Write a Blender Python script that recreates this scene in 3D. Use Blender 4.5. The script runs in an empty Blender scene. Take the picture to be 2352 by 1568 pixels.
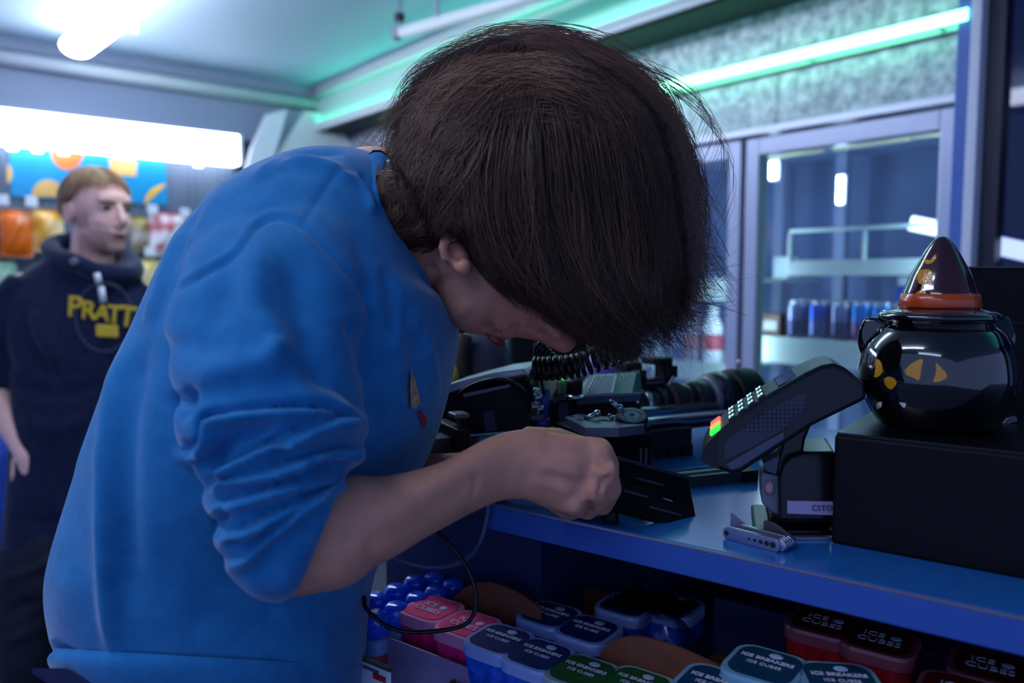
import bpy, bmesh, math, random
import numpy as np
from mathutils import Vector, Matrix

# ------------------------------------------------------------------ camera, world, exposure
S = bpy.context.scene
COL = S.collection
FPX = 1800.0
HC = 1.36
PITCH = math.atan(144.0 / FPX)
CAM = np.array([0.0, 0.0, HC])
FWD = np.array([0.0, math.cos(PITCH), -math.sin(PITCH)])
UPV = np.array([0.0, math.sin(PITCH), math.cos(PITCH)])
RGT = np.array([1.0, 0.0, 0.0])

cam_data = bpy.data.cameras.new('camera')
cam_data.sensor_width = 36.0
cam_data.lens = FPX * 36.0 / 2352.0
cam_data.clip_start = 0.02
cam_data.dof.use_dof = True
cam_data.dof.focus_distance = 0.755
cam_data.dof.aperture_fstop = 3.2
cam_data.dof.aperture_blades = 7
cam = bpy.data.objects.new('camera', cam_data)
COL.objects.link(cam)
cam.location = CAM
cam.rotation_euler = (math.pi / 2 - PITCH, 0, 0)
S.camera = cam

W = bpy.data.worlds.new('shop_air')
S.world = W
W.use_nodes = True
bg = W.node_tree.nodes['Background']
bg.inputs[0].default_value = (0.31, 0.46, 1.0, 1)
bg.inputs[1].default_value = 0.72

S.view_settings.view_transform = 'Standard'
S.view_settings.look = 'None'
S.view_settings.exposure = 0.0
S.view_settings.gamma = 1.0
S.view_settings.use_curve_mapping = False

random.seed(7)
RNG = np.random.default_rng(11)

# ------------------------------------------------------------------ pixel helpers
def ray(px, py):
    return FWD + RGT * ((px - 1176.0) / FPX) + UPV * ((784.0 - py) / FPX)
def P(px, py, d):
    return CAM + ray(px, py) * d
def onz(px, py, z):
    r = ray(px, py)
    return CAM + r * ((z - HC) / r[2])
def onplane(px, py, p0, n):
    r = ray(px, py)
    return CAM + r * (np.dot(p0 - CAM, n) / np.dot(r, n))
def project(V):
    R = V - CAM
    d = R @ FWD
    return np.stack([1176 + FPX * (R @ RGT) / d, 784 - FPX * (R @ UPV) / d, d], 1)
def nrm(v):
    v = np.asarray(v, float)
    return v / np.linalg.norm(v)
def vp_dir(x):
    r = ray(x, 640.0)
    r[2] = 0
    return nrm(r)

# ------------------------------------------------------------------ materials
def lin(c):
    return tuple((x / 12.92 if x <= 0.04045 else ((x + 0.055) / 1.055) ** 2.4) for x in c)
def rgb(r, g, b):
    return lin((r / 255., g / 255., b / 255.))
MATS = {}
def mat(name, col, rough=0.5, metal=0.0, spec=0.5, var=0.0, scale=20.0, bump=0.0, bscale=200.0,
        emit=None, estr=0.0, coat=0.0, trans=0.0, alpha=1.0, sheen=0.0, ior=1.45, sss=0.0, col2=None, aniso=0.0):
    if name in MATS:
        return MATS[name]
    m = bpy.data.materials.new(name)
    m.use_nodes = True
    nt = m.node_tree
    b = nt.nodes['Principled BSDF']
    b.inputs['Base Color'].default_value = (*col, 1)
    b.inputs['Roughness'].default_value = rough
    b.inputs['Metallic'].default_value = metal
    b.inputs['Specular IOR Level'].default_value = spec
    b.inputs['IOR'].default_value = ior
    b.inputs['Coat Weight'].default_value = coat
    b.inputs['Coat Roughness'].default_value = 0.04
    b.inputs['Transmission Weight'].default_value = trans
    b.inputs['Alpha'].default_value = alpha
    b.inputs['Sheen Weight'].default_value = sheen
    b.inputs['Sheen Roughness'].default_value = 0.4
    b.inputs['Anisotropic'].default_value = aniso
    if sss:
        b.inputs['Subsurface Weight'].default_value = sss
        b.inputs['Subsurface Radius'].default_value = (0.012, 0.004, 0.002)
        b.inputs['Subsurface Scale'].default_value = 0.5
    tc = nt.nodes.new('ShaderNodeTexCoord')
    if var or col2:
        nz = nt.nodes.new('ShaderNodeTexNoise')
        nz.inputs['Scale'].default_value = scale
        nz.inputs['Detail'].default_value = 5
        nt.links.new(tc.outputs['Object'], nz.inputs['Vector'])
        rp = nt.nodes.new('ShaderNodeValToRGB')
        c2 = col2 if col2 else tuple(min(1, x * (1 + var)) for x in col)
        c1 = col if col2 else tuple(x * (1 - var) for x in col)
        rp.color_ramp.elements[0].color = (*c1, 1)
        rp.color_ramp.elements[1].color = (*c2, 1)
        rp.color_ramp.elements[0].position = 0.3
        rp.color_ramp.elements[1].position = 0.7
        nt.links.new(nz.outputs['Fac'], rp.inputs['Fac'])
        nt.links.new(rp.outputs['Color'], b.inputs['Base Color'])
    if bump:
        n2 = nt.nodes.new('ShaderNodeTexNoise')
        n2.inputs['Scale'].default_value = bscale
        n2.inputs['Detail'].default_value = 4
        nt.links.new(tc.outputs['Object'], n2.inputs['Vector'])
        bp = nt.nodes.new('ShaderNodeBump')
        bp.inputs['Strength'].default_value = bump
        bp.inputs['Distance'].default_value = 0.002
        nt.links.new(n2.outputs['Fac'], bp.inputs['Height'])
        nt.links.new(bp.outputs['Normal'], b.inputs['Normal'])
    if emit is not None:
        b.inputs['Emission Color'].default_value = (*emit, 1)
        b.inputs['Emission Strength'].default_value = estr
    MATS[name] = m
    return m

# ------------------------------------------------------------------ mesh building
class MB:
    def __init__(self):
        self.v = []; self.f = []; self.n = 0; self.mi = []
    def add(self, V, F, mi=0):
        V = np.asarray(V, float)
        self.v.append(V)
        for q in F:
            self.f.append([i + self.n for i in q]); self.mi.append(mi)
        self.n += len(V)
        return self
    def box(self, c, ax, size, mi=0):
        c = np.asarray(c, float); ax = [nrm(a) for a in ax]
        V = []
        for sx in (-.5, .5):
            for sy in (-.5, .5):
                for sz in (-.5, .5):
                    V.append(c + ax[0] * sx * size[0] + ax[1] * sy * size[1] + ax[2] * sz * size[2])
        F = [(0, 1, 3, 2), (4, 6, 7, 5), (0, 4, 5, 1), (2, 3, 7, 6), (0, 2, 6, 4), (1, 5, 7, 3)]
        if np.dot(np.cross(ax[0], ax[1]), ax[2]) < 0:
            F = [q[::-1] for q in F]
        return self.add(V, F, mi)
    def loft(self, secs, cap=True, mi=0):
        secs = np.asarray(secs, float); k, n, _ = secs.shape
        F = []
        for i in range(k - 1):
            for j in range(n):
                j2 = (j + 1) % n
                F.append((i * n + j, i * n + j2, (i + 1) * n + j2, (i + 1) * n + j))
        V = secs.reshape(-1, 3)
        if cap:
            V = np.vstack([V, secs[0].mean(0), secs[-1].mean(0)])
            a = k * n; b = a + 1
            for j in range(n):
                j2 = (j + 1) % n
                F.append((a, j2, j)); F.append((b, (k - 1) * n + j, (k - 1) * n + j2))
        return self.add(V, F, mi)
    def tube(self, path, r, n=8, cap=True, mi=0, flat=None):
        path = np.asarray(path, float); k = len(path)
        r = np.broadcast_to(np.asarray(r, float), (k,))
        T = np.gradient(path, axis=0); T /= np.linalg.norm(T, axis=1)[:, None] + 1e-12
        u = np.cross(T[0], [0, 0, 1.0])
        if np.linalg.norm(u) < 1e-3: u = np.cross(T[0], [0, 1.0, 0])
        u = nrm(u); secs = []
        a = np.linspace(0, 2 * math.pi, n, endpoint=False)
        for i in range(k):
            u = nrm(u - T[i] * np.dot(u, T[i])); w = np.cross(T[i], u)
            secs.append(path[i] + r[i] * (np.cos(a)[:, None] * u + np.sin(a)[:, None] * w))
        return self.loft(secs, cap, mi)
    def cyl(self, p0, p1, r0, r1=None, n=24, mi=0):
        return self.tube([p0, p1], [r0, r0 if r1 is None else r1], n, True, mi)
    def lathe(self, prof, o, ax=(0, 0, 1), n=32, mi=0, cap=True):
        """prof: [(radius, height)] along axis ax from o"""
        ax = nrm(ax); u = np.cross(ax, [0, 1.0, 0])
        if np.linalg.norm(u) < 1e-3: u = np.cross(ax, [1.0, 0, 0])
        u = nrm(u); w = np.cross(ax, u); o = np.asarray(o, float)
        a = np.linspace(0, 2 * math.pi, n, endpoint=False)
        secs = [o + ax * h + r * (np.cos(a)[:, None] * u + np.sin(a)[:, None] * w) for r, h in prof]
        return self.loft(secs, cap, mi)
    def prism(self, poly, o, u, v, w, t, mi=0):
        """polygon (2-D, in u,v from o) extruded by t along w"""
        o = np.asarray(o, float); u = np.asarray(u, float); v = np.asarray(v, float); w = nrm(w)
        A = np.array([o + u * p[0] + v * p[1] for p in poly]); B = A + w * t
        n = len(A); F = [tuple(range(n))[::-1], tuple(range(n, 2 * n))]
        F += [(i, (i + 1) % n, n + (i + 1) % n, n + i) for i in range(n)]
        if np.dot(np.cross(u, v), w) < 0: F = [q[::-1] for q in F]
        return self.add(np.vstack([A, B]), F, mi)
    def ball(self, c, ax, rad, n=24, m=16, mi=0):
        c = np.asarray(c, float); V = []
        for i in range(1, m):
            t = math.pi * i / m
            for j in range(n):
                p = 2 * math.pi * j / n
                V.append(c + ax[0] * rad[0] * math.sin(t) * math.cos(p) + ax[1] * rad[1] * math.sin(t) * math.sin(p) + ax[2] * rad[2] * math.cos(t))
        F = []
        for i in range(m - 2):
            for j in range(n):
                j2 = (j + 1) % n
                F.append((i * n + j, (i + 1) * n + j, (i + 1) * n + j2, i * n + j2))
        V.append(c + ax[2] * rad[2]); V.append(c - ax[2] * rad[2])
        a = (m - 1) * n; b = a + 1
        for j in range(n):
            j2 = (j + 1) % n
            F.append((a, j, j2)); F.append((b, (m - 2) * n + j2, (m - 2) * n + j))
        return self.add(V, F, mi)
    def mesh(self, name):
        me = bpy.data.meshes.new(name)
        V = np.vstack(self.v)
        me.from_pydata(V.tolist(), [], self.f)
        return me
    def build(self, name, m, parent=None, bevel=0.0, smooth=False, seg=2):
        me = self.mesh(name)
        mm = m if isinstance(m, (list, tuple)) else [m]
        for x in mm: me.materials.append(x)
        if len(mm) > 1: me.polygons.foreach_set('material_index', self.mi)
        if smooth: me.polygons.foreach_set('use_smooth', [True] * len(me.polygons))
        me.update()
        o = bpy.data.objects.new(name, me); COL.objects.link(o)
        if parent is not None: par(o, parent)
        if bevel:
            bv = o.modifiers.new('bevel', 'BEVEL'); bv.width = bevel; bv.segments = seg
            bv.limit_method = 'ANGLE'; bv.angle_limit = 0.6
        return o

def mesh_np(name, V, F, m, parent=None, smooth=True):
    """fast mesh from numpy arrays; F is (n,3) or (n,4)"""
    me = bpy.data.meshes.new(name)
    F = np.asarray(F, np.int32); nv = len(V); nf, k = F.shape
    me.vertices.add(nv); me.vertices.foreach_set('co', np.asarray(V, np.float32).ravel())
    me.loops.add(nf * k); me.loops.foreach_set('vertex_index', F.ravel())
    me.polygons.add(nf)
    me.polygons.foreach_set('loop_start', np.arange(0, nf * k, k, dtype=np.int32))
    me.polygons.foreach_set('use_smooth', np.full(nf, smooth))
    me.update(calc_edges=True); me.validate()
    me.materials.append(m)
    o = bpy.data.objects.new(name, me); COL.objects.link(o)
    if parent is not None: par(o, parent)
    return o

def par(o, parent):
    """parent o whose mesh is in world space; roots hold only location"""
    o.parent = parent
    o.matrix_parent_inverse = world_of(parent).inverted()
def world_of(q):
    m = Matrix.Translation(q.location)
    if q.parent is not None: m = world_of(q.parent) @ q.matrix_parent_inverse @ m
    return m

def tag(o, label, cat, group=None, kind=None):
    o['label'] = label; o['category'] = cat
    if group: o['group'] = group
    if kind: o['kind'] = kind
    return o
def struct(o):
    o['kind'] = 'structure'
    return o
def thing(name, label, cat, loc=(0, 0, 0), group=None):
    o = bpy.data.objects.new(name, None); COL.objects.link(o)
    o.empty_display_size = 0.05
    o.location = [float(x) for x in loc]
    return tag(o, label, cat, group)
def copy_tree(o, parent=None):
    c = o.copy(); COL.objects.link(c)
    if parent is not None: c.parent = parent
    for ch in o.children: copy_tree(ch, c)
    return c
def smooth_path(pts, n=40):
    pts = np.asarray(pts, float)
    if len(pts) < 3:
        t = np.linspace(0, 1, n)[:, None]
        return pts[0] * (1 - t) + pts[-1] * t
    Q = np.vstack([2 * pts[0] - pts[1], pts, 2 * pts[-1] - pts[-2]])
    k = len(pts) - 1; out = []
    for x in np.linspace(0, k, n):
        i = min(int(x), k - 1); t = x - i
        a, b, c, d = Q[i], Q[i + 1], Q[i + 2], Q[i + 3]
        out.append(0.5 * (2 * b + (c - a) * t + (2 * a - 5 * b + 4 * c - d) * t * t + (3 * b - a - 3 * c + d) * t ** 3))
    return np.array(out)
def text_obj(name, body, size, o, u, v, m, parent=None, ext=0.0004, align='CENTER', shear=0.0, space=1.0, bold=0.0):
    """flat lettering with a little thickness; u = reading direction, v = up"""
    cu = bpy.data.curves.new(name + '_type', 'FONT')
    cu.body = body; cu.size = size; cu.extrude = ext; cu.align_x = align; cu.align_y = 'CENTER'
    cu.shear = shear; cu.space_character = space; cu.offset = bold; cu.resolution_u = 3
    t = bpy.data.objects.new(name + '_tmp', cu); COL.objects.link(t)
    dg = bpy.context.evaluated_depsgraph_get()
    me = bpy.data.meshes.new_from_object(t.evaluated_get(dg))
    bpy.data.objects.remove(t); bpy.data.curves.remove(cu)
    u = nrm(u); v = nrm(v); w = np.cross(u, v)
    V = np.zeros(len(me.vertices) * 3); me.vertices.foreach_get('co', V); V = V.reshape(-1, 3)
    V = np.asarray(o, float) + V[:, :1] * u + V[:, 1:2] * v + V[:, 2:3] * w
    me.vertices.foreach_set('co', V.ravel()); me.update(); me.name = name
    me.materials.clear(); me.materials.append(m)
    ob = bpy.data.objects.new(name, me); COL.objects.link(ob)
    if parent is not None: par(ob, parent)
    return ob
Z = np.array([0, 0, 1.0])

# ------------------------------------------------------------------ the room
M_ceil = mat('ceiling_paint', rgb(180, 204, 226), 0.6, bump=0.1, bscale=40)
M_beam = mat('beam_paint', rgb(215, 222, 225), 0.35)
M_alu = mat('brushed_aluminium', rgb(200, 205, 225), 0.35, metal=0.6)
M_galv = mat('galvanised_panel', rgb(128, 138, 150), 0.5, metal=0.25, col2=rgb(208, 214, 224), scale=34)
M_dark = mat('dark_gap', rgb(28, 28, 40), 0.7)
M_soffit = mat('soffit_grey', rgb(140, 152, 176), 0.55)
M_white = mat('white_enamel', rgb(225, 230, 240), 0.4)
M_floor = mat('floor_tile', rgb(70, 74, 90), 0.35, var=0.15, scale=4)
M_lamp = mat('lit_diffuser', (0.9, 0.94, 1.0), 0.4, emit=(0.76, 0.84, 1.0), estr=20.0)
M_box = mat('lit_sign_diffuser', (0.9, 0.94, 1.0), 0.4, emit=(0.76, 0.86, 1.0), estr=10.0)
M_green = mat('green_neon', (0.3, 1.0, 0.6), 0.3, emit=(0.2, 1.0, 0.55), estr=6.5)
M_glass = None
def glass_mat(name, tint, alpha_refl=0.12, rough=0.02):
    m = bpy.data.materials.new(name); m.use_nodes = True; nt = m.node_tree
    nt.nodes.clear()
    out = nt.nodes.new('ShaderNodeOutputMaterial'); mx = nt.nodes.new('ShaderNodeMixShader')
    tr = nt.nodes.new('ShaderNodeBsdfTransparent'); gl = nt.nodes.new('ShaderNodeBsdfGlossy')
    fr = nt.nodes.new('ShaderNodeFresnel'); fr.inputs['IOR'].default_value = 1.5
    tr.inputs['Color'].default_value = (*tint, 1); gl.inputs['Roughness'].default_value = rough
    nt.links.new(fr.outputs[0], mx.inputs[0]); nt.links.new(tr.outputs[0], mx.inputs[1])
    nt.links.new(gl.outputs[0], mx.inputs[2]); nt.links.new(mx.outputs[0], out.inputs[0])
    return m
M_glass = glass_mat('cooler_glass', (0.80, 0.86, 0.92))
M_film = glass_mat('clear_wrap', (0.85, 0.88, 0.95), rough=0.12)

# cooler wall frame: s runs towards the camera's right, o out into the room
WD = vp_dir(-300.0)                       # along the wall, away from the camera
WN = nrm(np.array([-WD[1], WD[0], 0.0]))
if np.dot(WN, -ray(1930, 640)) < 0: WN = -WN
W0 = P(1930, 640, 2.3); W0[2] = 0.0
def F(s, z, o=0.0):
    return W0 - WD * s + WN * o + Z * z
def hitF(px, py, o=0.0):
    q = onplane(px, py, W0 + WN * o, WN)
    return -np.dot(q - W0, WD), q[2]
def sF(px, o=0.0): return hitF(px, 640, o)[0]
AXF = (-WD, WN, Z)
def fbox(mb, s0, s1, z0, z1, o0, o1):
    return mb.box(F((s0 + s1) / 2, (z0 + z1) / 2, (o0 + o1) / 2), AXF, (abs(s1 - s0), abs(o1 - o0), abs(z1 - z0)))

# beam plane in front of the cooler wall; the corner where both walls' ceilings meet
OB = 0.18
ZB = hitF(1400, 135)[1]                     # underside of the beam box / top of the cooler header
Cs, Cz = hitF(715, 245, OB)
CORNER = F(Cs, 0, OB)
# left wall frame: t runs to the left of the picture (towards the camera), o out into the room
LD = nrm(np.array([-WN[0], -WN[1], 0])) * 1.0    # away along +x,+y
LD = nrm(np.array([WD[1], -WD[0], 0.0]))
if LD[1] < 0: LD = -LD
LN = -WD                                   # room side normal (towards the camera)
def L(t, z, o=0.0):
    return CORNER - LD * t + LN * o + Z * z
def hitL(px, py, o=0.0):
    q = onplane(px, py, CORNER + LN * o, LN)
    return -np.dot(q - CORNER, LD), q[2]
AXL = (-LD, LN, Z)
def lbox(mb, t0, t1, z0, z1, o0, o1):
    return mb.box(L((t0 + t1) / 2, (z0 + z1) / 2, (o0 + o1) / 2), AXL, (abs(t1 - t0), abs(o1 - o0), abs(z1 - z0)))
ZC = hitL(0, 100)[1] + 0.02                 # ceiling height
print('ceiling', ZC, 'beam', ZB, 'corner', CORNER, 'wall left depth at 150', hitL(150, 640))

SR = 2.6    # how far the cooler wall runs to the right
mb = MB().box(F(0.4, 0, 0) + WN * 2.0 - Z * 0.05 + WD * 0.5, AXF, (9, 9, 0.1)); struct(mb.build('floor', M_floor))
mb = MB().box(F(0.2, ZC + 0.05, 1.6), AXF, (7.0, 4.2, 0.1)); struct(mb.build('ceiling', M_ceil))

# left wall: pegboard below, soffit above
def peg_mat():
    m = mat('pegboard', rgb(112, 116, 138), 0.6)
    nt = m.node_tree; b = nt.nodes['Principled BSDF']
    tc = nt.nodes.new('ShaderNodeTexCoord'); vo = nt.nodes.new('ShaderNodeTexVoronoi')
    vo.inputs['Scale'].default_value = 40; vo.inputs['Randomness'].default_value = 0.0
    nt.links.new(tc.outputs['Object'], vo.inputs['Vector'])
    rp = nt.nodes.new('ShaderNodeValToRGB')
    rp.color_ramp.elements[0].position = 0.22; rp.color_ramp.elements[0].color = (*rgb(40, 46, 62), 1)
    rp.color_ramp.elements[1].position = 0.3; rp.color_ramp.elements[1].color = (*rgb(84, 98, 120), 1)
    nt.links.new(vo.outputs['Distance'], rp.inputs['Fac']); nt.links.new(rp.outputs['Color'], b.inputs['Base Color'])
    return m
tl = hitL(-260, 640)[0]; tr_ = -0.25
zbox0 = hitL(280, 351, 0.12)[1]; zbox1 = hitL(280, 279, 0.12)[1]
zmold = hitL(0, 139)[1]
mb = MB(); lbox(mb, tl, tr_, 0, zbox1, -0.06, 0); struct(mb.build('wall_left', peg_mat()))
mb = MB(); lbox(mb, tl, tr_, zbox1 - 0.01, ZC, -0.06, 0.03); struct(mb.build('trim_soffit', M_soffit))
mb = MB(); mb.tube([L(tl, zmold, 0.055), L(0.0, zmold, 0.055)], 0.034, 16); struct(mb.build('trim_cornice', M_beam, smooth=True))
mb = MB(); lbox(mb, tl, 0.0, zmold + 0.045, ZC, 0.02, 0.05); struct(mb.build('trim_ceiling_strip', M_soffit))

# lit sign box over the snack wall
lb = thing('light_box', 'long white glowing light box above the snack wall', 'light box', L(hitL(0, 300)[0], zbox0))
te = hitL(556, 350, 0.12)[0]
m_ = MB(); lbox(m_, tl, te + 0.012, zbox0, zbox1, 0.0, 0.11); m_.build('diffuser', M_box, lb, bevel=0.004)
m_ = MB(); lbox(m_, te + 0.012, te - 0.006, zbox0 - 0.004, zbox1 + 0.004, 0.0, 0.115); m_.build('end_cap', M_white, lb)
m_ = MB(); lbox(m_, tl, te, zbox1, zbox1 + 0.012, 0.0, 0.118); m_.build('top_rail', M_soffit, lb)
for px in (28, 86, 146, 455):
    t = hitL(px, 330, 0.1)[0]
    m_ = MB(); lbox(m_, t - 0.02, t + 0.02, zbox0 - 0.03, zbox0 + 0.002, 0.085, 0.105); m_.build('clip', M_box, lb, bevel=0.005)

# flared white corner column (two faces) under the beam ends
cc = thing('corner_column', 'white flared corner column where the two walls meet', 'column', CORNER + LN * 0.1)
def quad_panel(mb, pts, o, thick=0.03):
    A = np.array([onplane(x, y, CORNER + LN * o, LN) for x, y in pts]); B = A - LN * thick
    n = len(A); Fc = [tuple(range(n)), tuple(range(n, 2 * n))[::-1]] + [(i, n + i, n + (i + 1) % n, (i + 1) % n) for i in range(n)]
    return mb.add(A, Fc) if False else mb.add(np.vstack([A, B]), Fc)
m_ = MB(); quad_panel(m_, [(612, 262), (662, 250), (640, 330), (595, 470), (548, 470), (578, 340)], 0.16); m_.build('flared_panel', M_white, cc, bevel=0.004)
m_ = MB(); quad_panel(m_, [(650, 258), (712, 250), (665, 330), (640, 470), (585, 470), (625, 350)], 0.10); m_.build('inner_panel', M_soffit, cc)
m_ = MB(); quad_panel(m_, [(700, 255), (762, 262), (790, 300), (816, 350), (830, 470), (600, 470), (640, 350)], 0.13); m_.build('flared_panel', M_beam, cc, bevel=0.004)
m_ = MB(); m_.box(L(0.02, ZC / 2 - 0.1, 0.02), AXL, (0.22, 0.1, ZC - 0.2)); m_.build('core', M_soffit, cc)

# beams along the cooler wall
def along(py_at, px_at, o):  # height of a line that passes a pixel on the plane o
    return hitF(px_at, py_at, o)[1]
zb1 = along(245, 715, OB)                   # upper pale line (bottom of ceiling strip)
zl = ZB
s_end = SR
m_ = MB(); fbox(m_, Cs - 0.1, s_end, zl, zl + 0.022, -0.0, OB + 0.03); struct(m_.build('trim_beam_lower', M_dark))
m_ = MB(); fbox(m_, Cs, s_end, zl + 0.0, zl + 0.03, OB, OB + 0.035); struct(m_.build('trim_beam_edge', M_beam, bevel=0.01))
m_ = MB(); fbox(m_, Cs, s_end, zl + 0.03, ZC, OB - 0.03, OB); struct(m_.build('trim_beam_face', mat('beam_face', rgb(190, 205, 205), 0.4)))
gl = thing('led_strip', 'green glowing strip lying on the ledge of the ceiling beam', 'light', F(Cs + .1, zl + .03, OB + .03))
m_ = MB(); fbox(m_, Cs + .15, s_end - .1, zl + .03, zl + .036, OB + .006, OB + .022); m_.build('diffuser', mat('green_led', (.2, 1, .6), .4, emit=(.0, 1.0, .60), estr=14), gl)
m_ = MB(); fbox(m_, Cs + .1, s_end - .1, zl + .03, zl + .045, OB + .024, OB + .035); m_.build('lip', M_beam, gl)
m_ = MB(); m_.tube([F(Cs, ZC - 0.055, OB + 0.02), F(s_end, ZC - 0.055, OB + 0.02)], 0.022, 12); struct(m_.build('trim_beam_pipe', M_beam, smooth=True))

# cooler header panels (two visible, seam between them)
zr1 = hitF(2169, 221)[1]; zr0 = hitF(2169, 243)[1]; zd1 = hitF(2169, 251)[1]; zd0 = hitF(2169, 300)[1]
hd = thing('cooler_header', 'blotchy galvanised metal header above the cooler doors', 'panel', F(0, 0, 0))
seams = [Cs - 0.05, sF(1180), sF(1775), sF(2190)]
for a, b_ in zip(seams[:-1], seams[1:]):
    m_ = MB(); fbox(m_, a + 0.0015, b_ - 0.0015, zr1, ZB + 0.01, -0.03, 0.0); m_.build('panel', M_galv, hd)
m_ = MB(); fbox(m_, seams[0], seams[-1], zr0, zr1, -0.03, 0.02); m_.build('rail', M_alu, hd, bevel=0.003)
m_ = MB(); fbox(m_, seams[0], seams[-1], zd1, ZB, -0.05, -0.032); m_.build('backing', M_dark, hd)

# green neon tube
gt = thing('neon_tube', 'glowing green neon tube along the cooler header', 'neon light', F(0, hitF(2195, 40)[1], 0.05))
zt = hitF(1900, 110, 0.05)[1]
sa, sb = sF(885, 0.05), sF(2196, 0.05)
m_ = MB(); m_.tube([F(sa, zt, 0.05), F(sb, zt, 0.05)], 0.0150, 14); m_.build('tube', M_green, gt, smooth=True)
m_ = MB(); fbox(m_, sa, sb + 0.01, zt - 0.024, zt + 0.024, 0.0, 0.018); m_.build('halo_strip', mat('strip_white', rgb(180, 200, 190), 0.4), gt)  # added to catch the green light and give the tube its halo
for px in (950, 1250, 1560, 1860, 2150):
    m_ = MB(); fbox(m_, sF(px) - .006, sF(px) + .006, zt - 0.016, zt - 0.008, 0.0, 0.05); m_.build('clip', M_white, gt)

# cooler doors
M_dframe = mat('cooler_door_frame', rgb(190, 196, 222), 0.35, metal=0.45)
ZFL = 0.12
def door(name, s0, s1, label):
    d = thing(name, label, 'cooler door', F((s0 + s1) / 2, ZFL, 0))
    w = 0.046
    for (a, b_) in ((s0, s0 + w), (s1 - w, s1)):
        m_ = MB(); fbox(m_, a, b_, ZFL, zd1, -0.025, 0.015); m_.build('stile', M_dframe, d, bevel=0.004)
    m_ = MB(); fbox(m_, s0 + w, s1 - w, zd0, zd1, -0.025, 0.015); m_.build('top_rail', M_dframe, d, bevel=0.004)
    m_ = MB(); fbox(m_, s0 + w, s1 - w, ZFL, ZFL + 0.07, -0.025, 0.015); m_.build('bottom_rail', M_dframe, d, bevel=0.004)
    m_ = MB(); fbox(m_, s0 + w, s1 - w, ZFL + 0.07, zd0, -0.012, -0.006); m_.build('glass_pane', M_glass, d)
    m_ = MB(); fbox(m_, s0 + w, s0 + w + 0.01, ZFL + 0.07, zd0, -0.02, 0.0); m_.build('gasket', mat('gasket_green', rgb(120, 150, 150), 0.5), d)
    return d
s_r0 = sF(1713); s_r1 = sF(2192); dw = s_r1 - s_r0
s_l1 = sF(1701)
door('cooler_door', s_r0, s_r1, 'glass cooler door with silver frame behind the cat jar')
door('cooler_door', s_l1 - dw, s_l1, 'glass cooler door with silver frame right behind the bent head')
door('cooler_door', s_l1 - 2 * dw - .012, s_l1 - dw - .012, 'glass cooler door half hidden behind the bent head and back')
door('cooler_door', s_l1 - 3 * dw - .024, s_l1 - 2 * dw - .024, 'glass cooler door nearest the corner, behind the blue back')
m_ = MB(); fbox(m_, seams[0], s_l1 - 3 * dw - .03, 0, zd1, -0.03, 0.0); struct(m_.build('wall_cooler_front', M_galv))
mull = [s_l1, s_r0]
m_ = MB(); fbox(m_, s_l1, s_r0, ZFL, zd1, -0.05, -0.02); struct(m_.build('trim_mullion', M_dark))
m_ = MB(); fbox(m_, seams[0], s_r1, 0, ZFL, -0.05, 0.01); struct(m_.build('baseboard_cooler', M_dark))

# cooler interior
M_int = mat('cooler_liner', rgb(120, 145, 185), 0.6)
M_int2 = mat('cooler_back', rgb(92, 112, 155), 0.7, var=0.25, scale=3)
DI = 0.75
m_ = MB(); fbox(m_, seams[0], s_r1, 0, ZB, -DI - 0.03, -DI); struct(m_.build('wall_cooler_back', M_int2))
m_ = MB(); fbox(m_, s_r1, s_r1 + 0.03, 0, ZB, -DI, -0.03); struct(m_.build('wall_cooler_side', M_int))
m_ = MB(); fbox(m_, seams[0] - .03, seams[0], 0, ZB, -DI, -0.03); struct(m_.build('wall_cooler_end', M_int))
m_ = MB(); fbox(m_, seams[0], s_r1, zd1 + 0.02, ZB, -DI, -0.05); struct(m_.build('ceiling_cooler', M_int))

# right post and the dark window beyond it
m_ = MB(); fbox(m_, s_r1, s_r1 + 0.035, 0, ZC, -0.02, 0.05); struct(m_.build('trim_post_blue', mat('post_blue', rgb(78, 115, 195), 0.35), bevel=0.003))
m_ = MB(); fbox(m_, s_r1 + 0.035, s_r1 + 0.06, 0, ZC, -0.02, 0.06); struct(m_.build('trim_post_edge', mat('post_edge', rgb(228, 228, 245), 0.3), bevel=0.003))
M_wf = mat('window_frame_dark', rgb(40, 40, 62), 0.4)
m_ = MB(); fbox(m_, s_r1 + 0.06, s_r1 + 0.10, 0, ZC, -0.02, 0.02); struct(m_.build('trim_post_dark', M_wf))
wn_ = MB(); fbox(wn_, s_r1 + 0.10, SR, 0.9, ZC, -0.012, -0.006); w1 = struct(wn_.build('window_1', glass_mat('night_glass', (0.5, 0.55, 0.7))))
m_ = MB(); fbox(m_, s_r1 + 0.10, SR, 0.0, 0.9, -0.03, 0.0); struct(m_.build('wall_right', M_soffit))
m_ = MB(); fbox(m_, s_r1 + 0.10, SR, 0.0, ZC, -0.9, -0.86); struct(m_.build('wall_night', mat('night_wall', rgb(42, 48, 72), 0.8, var=0.3, scale=1.5)))
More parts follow.
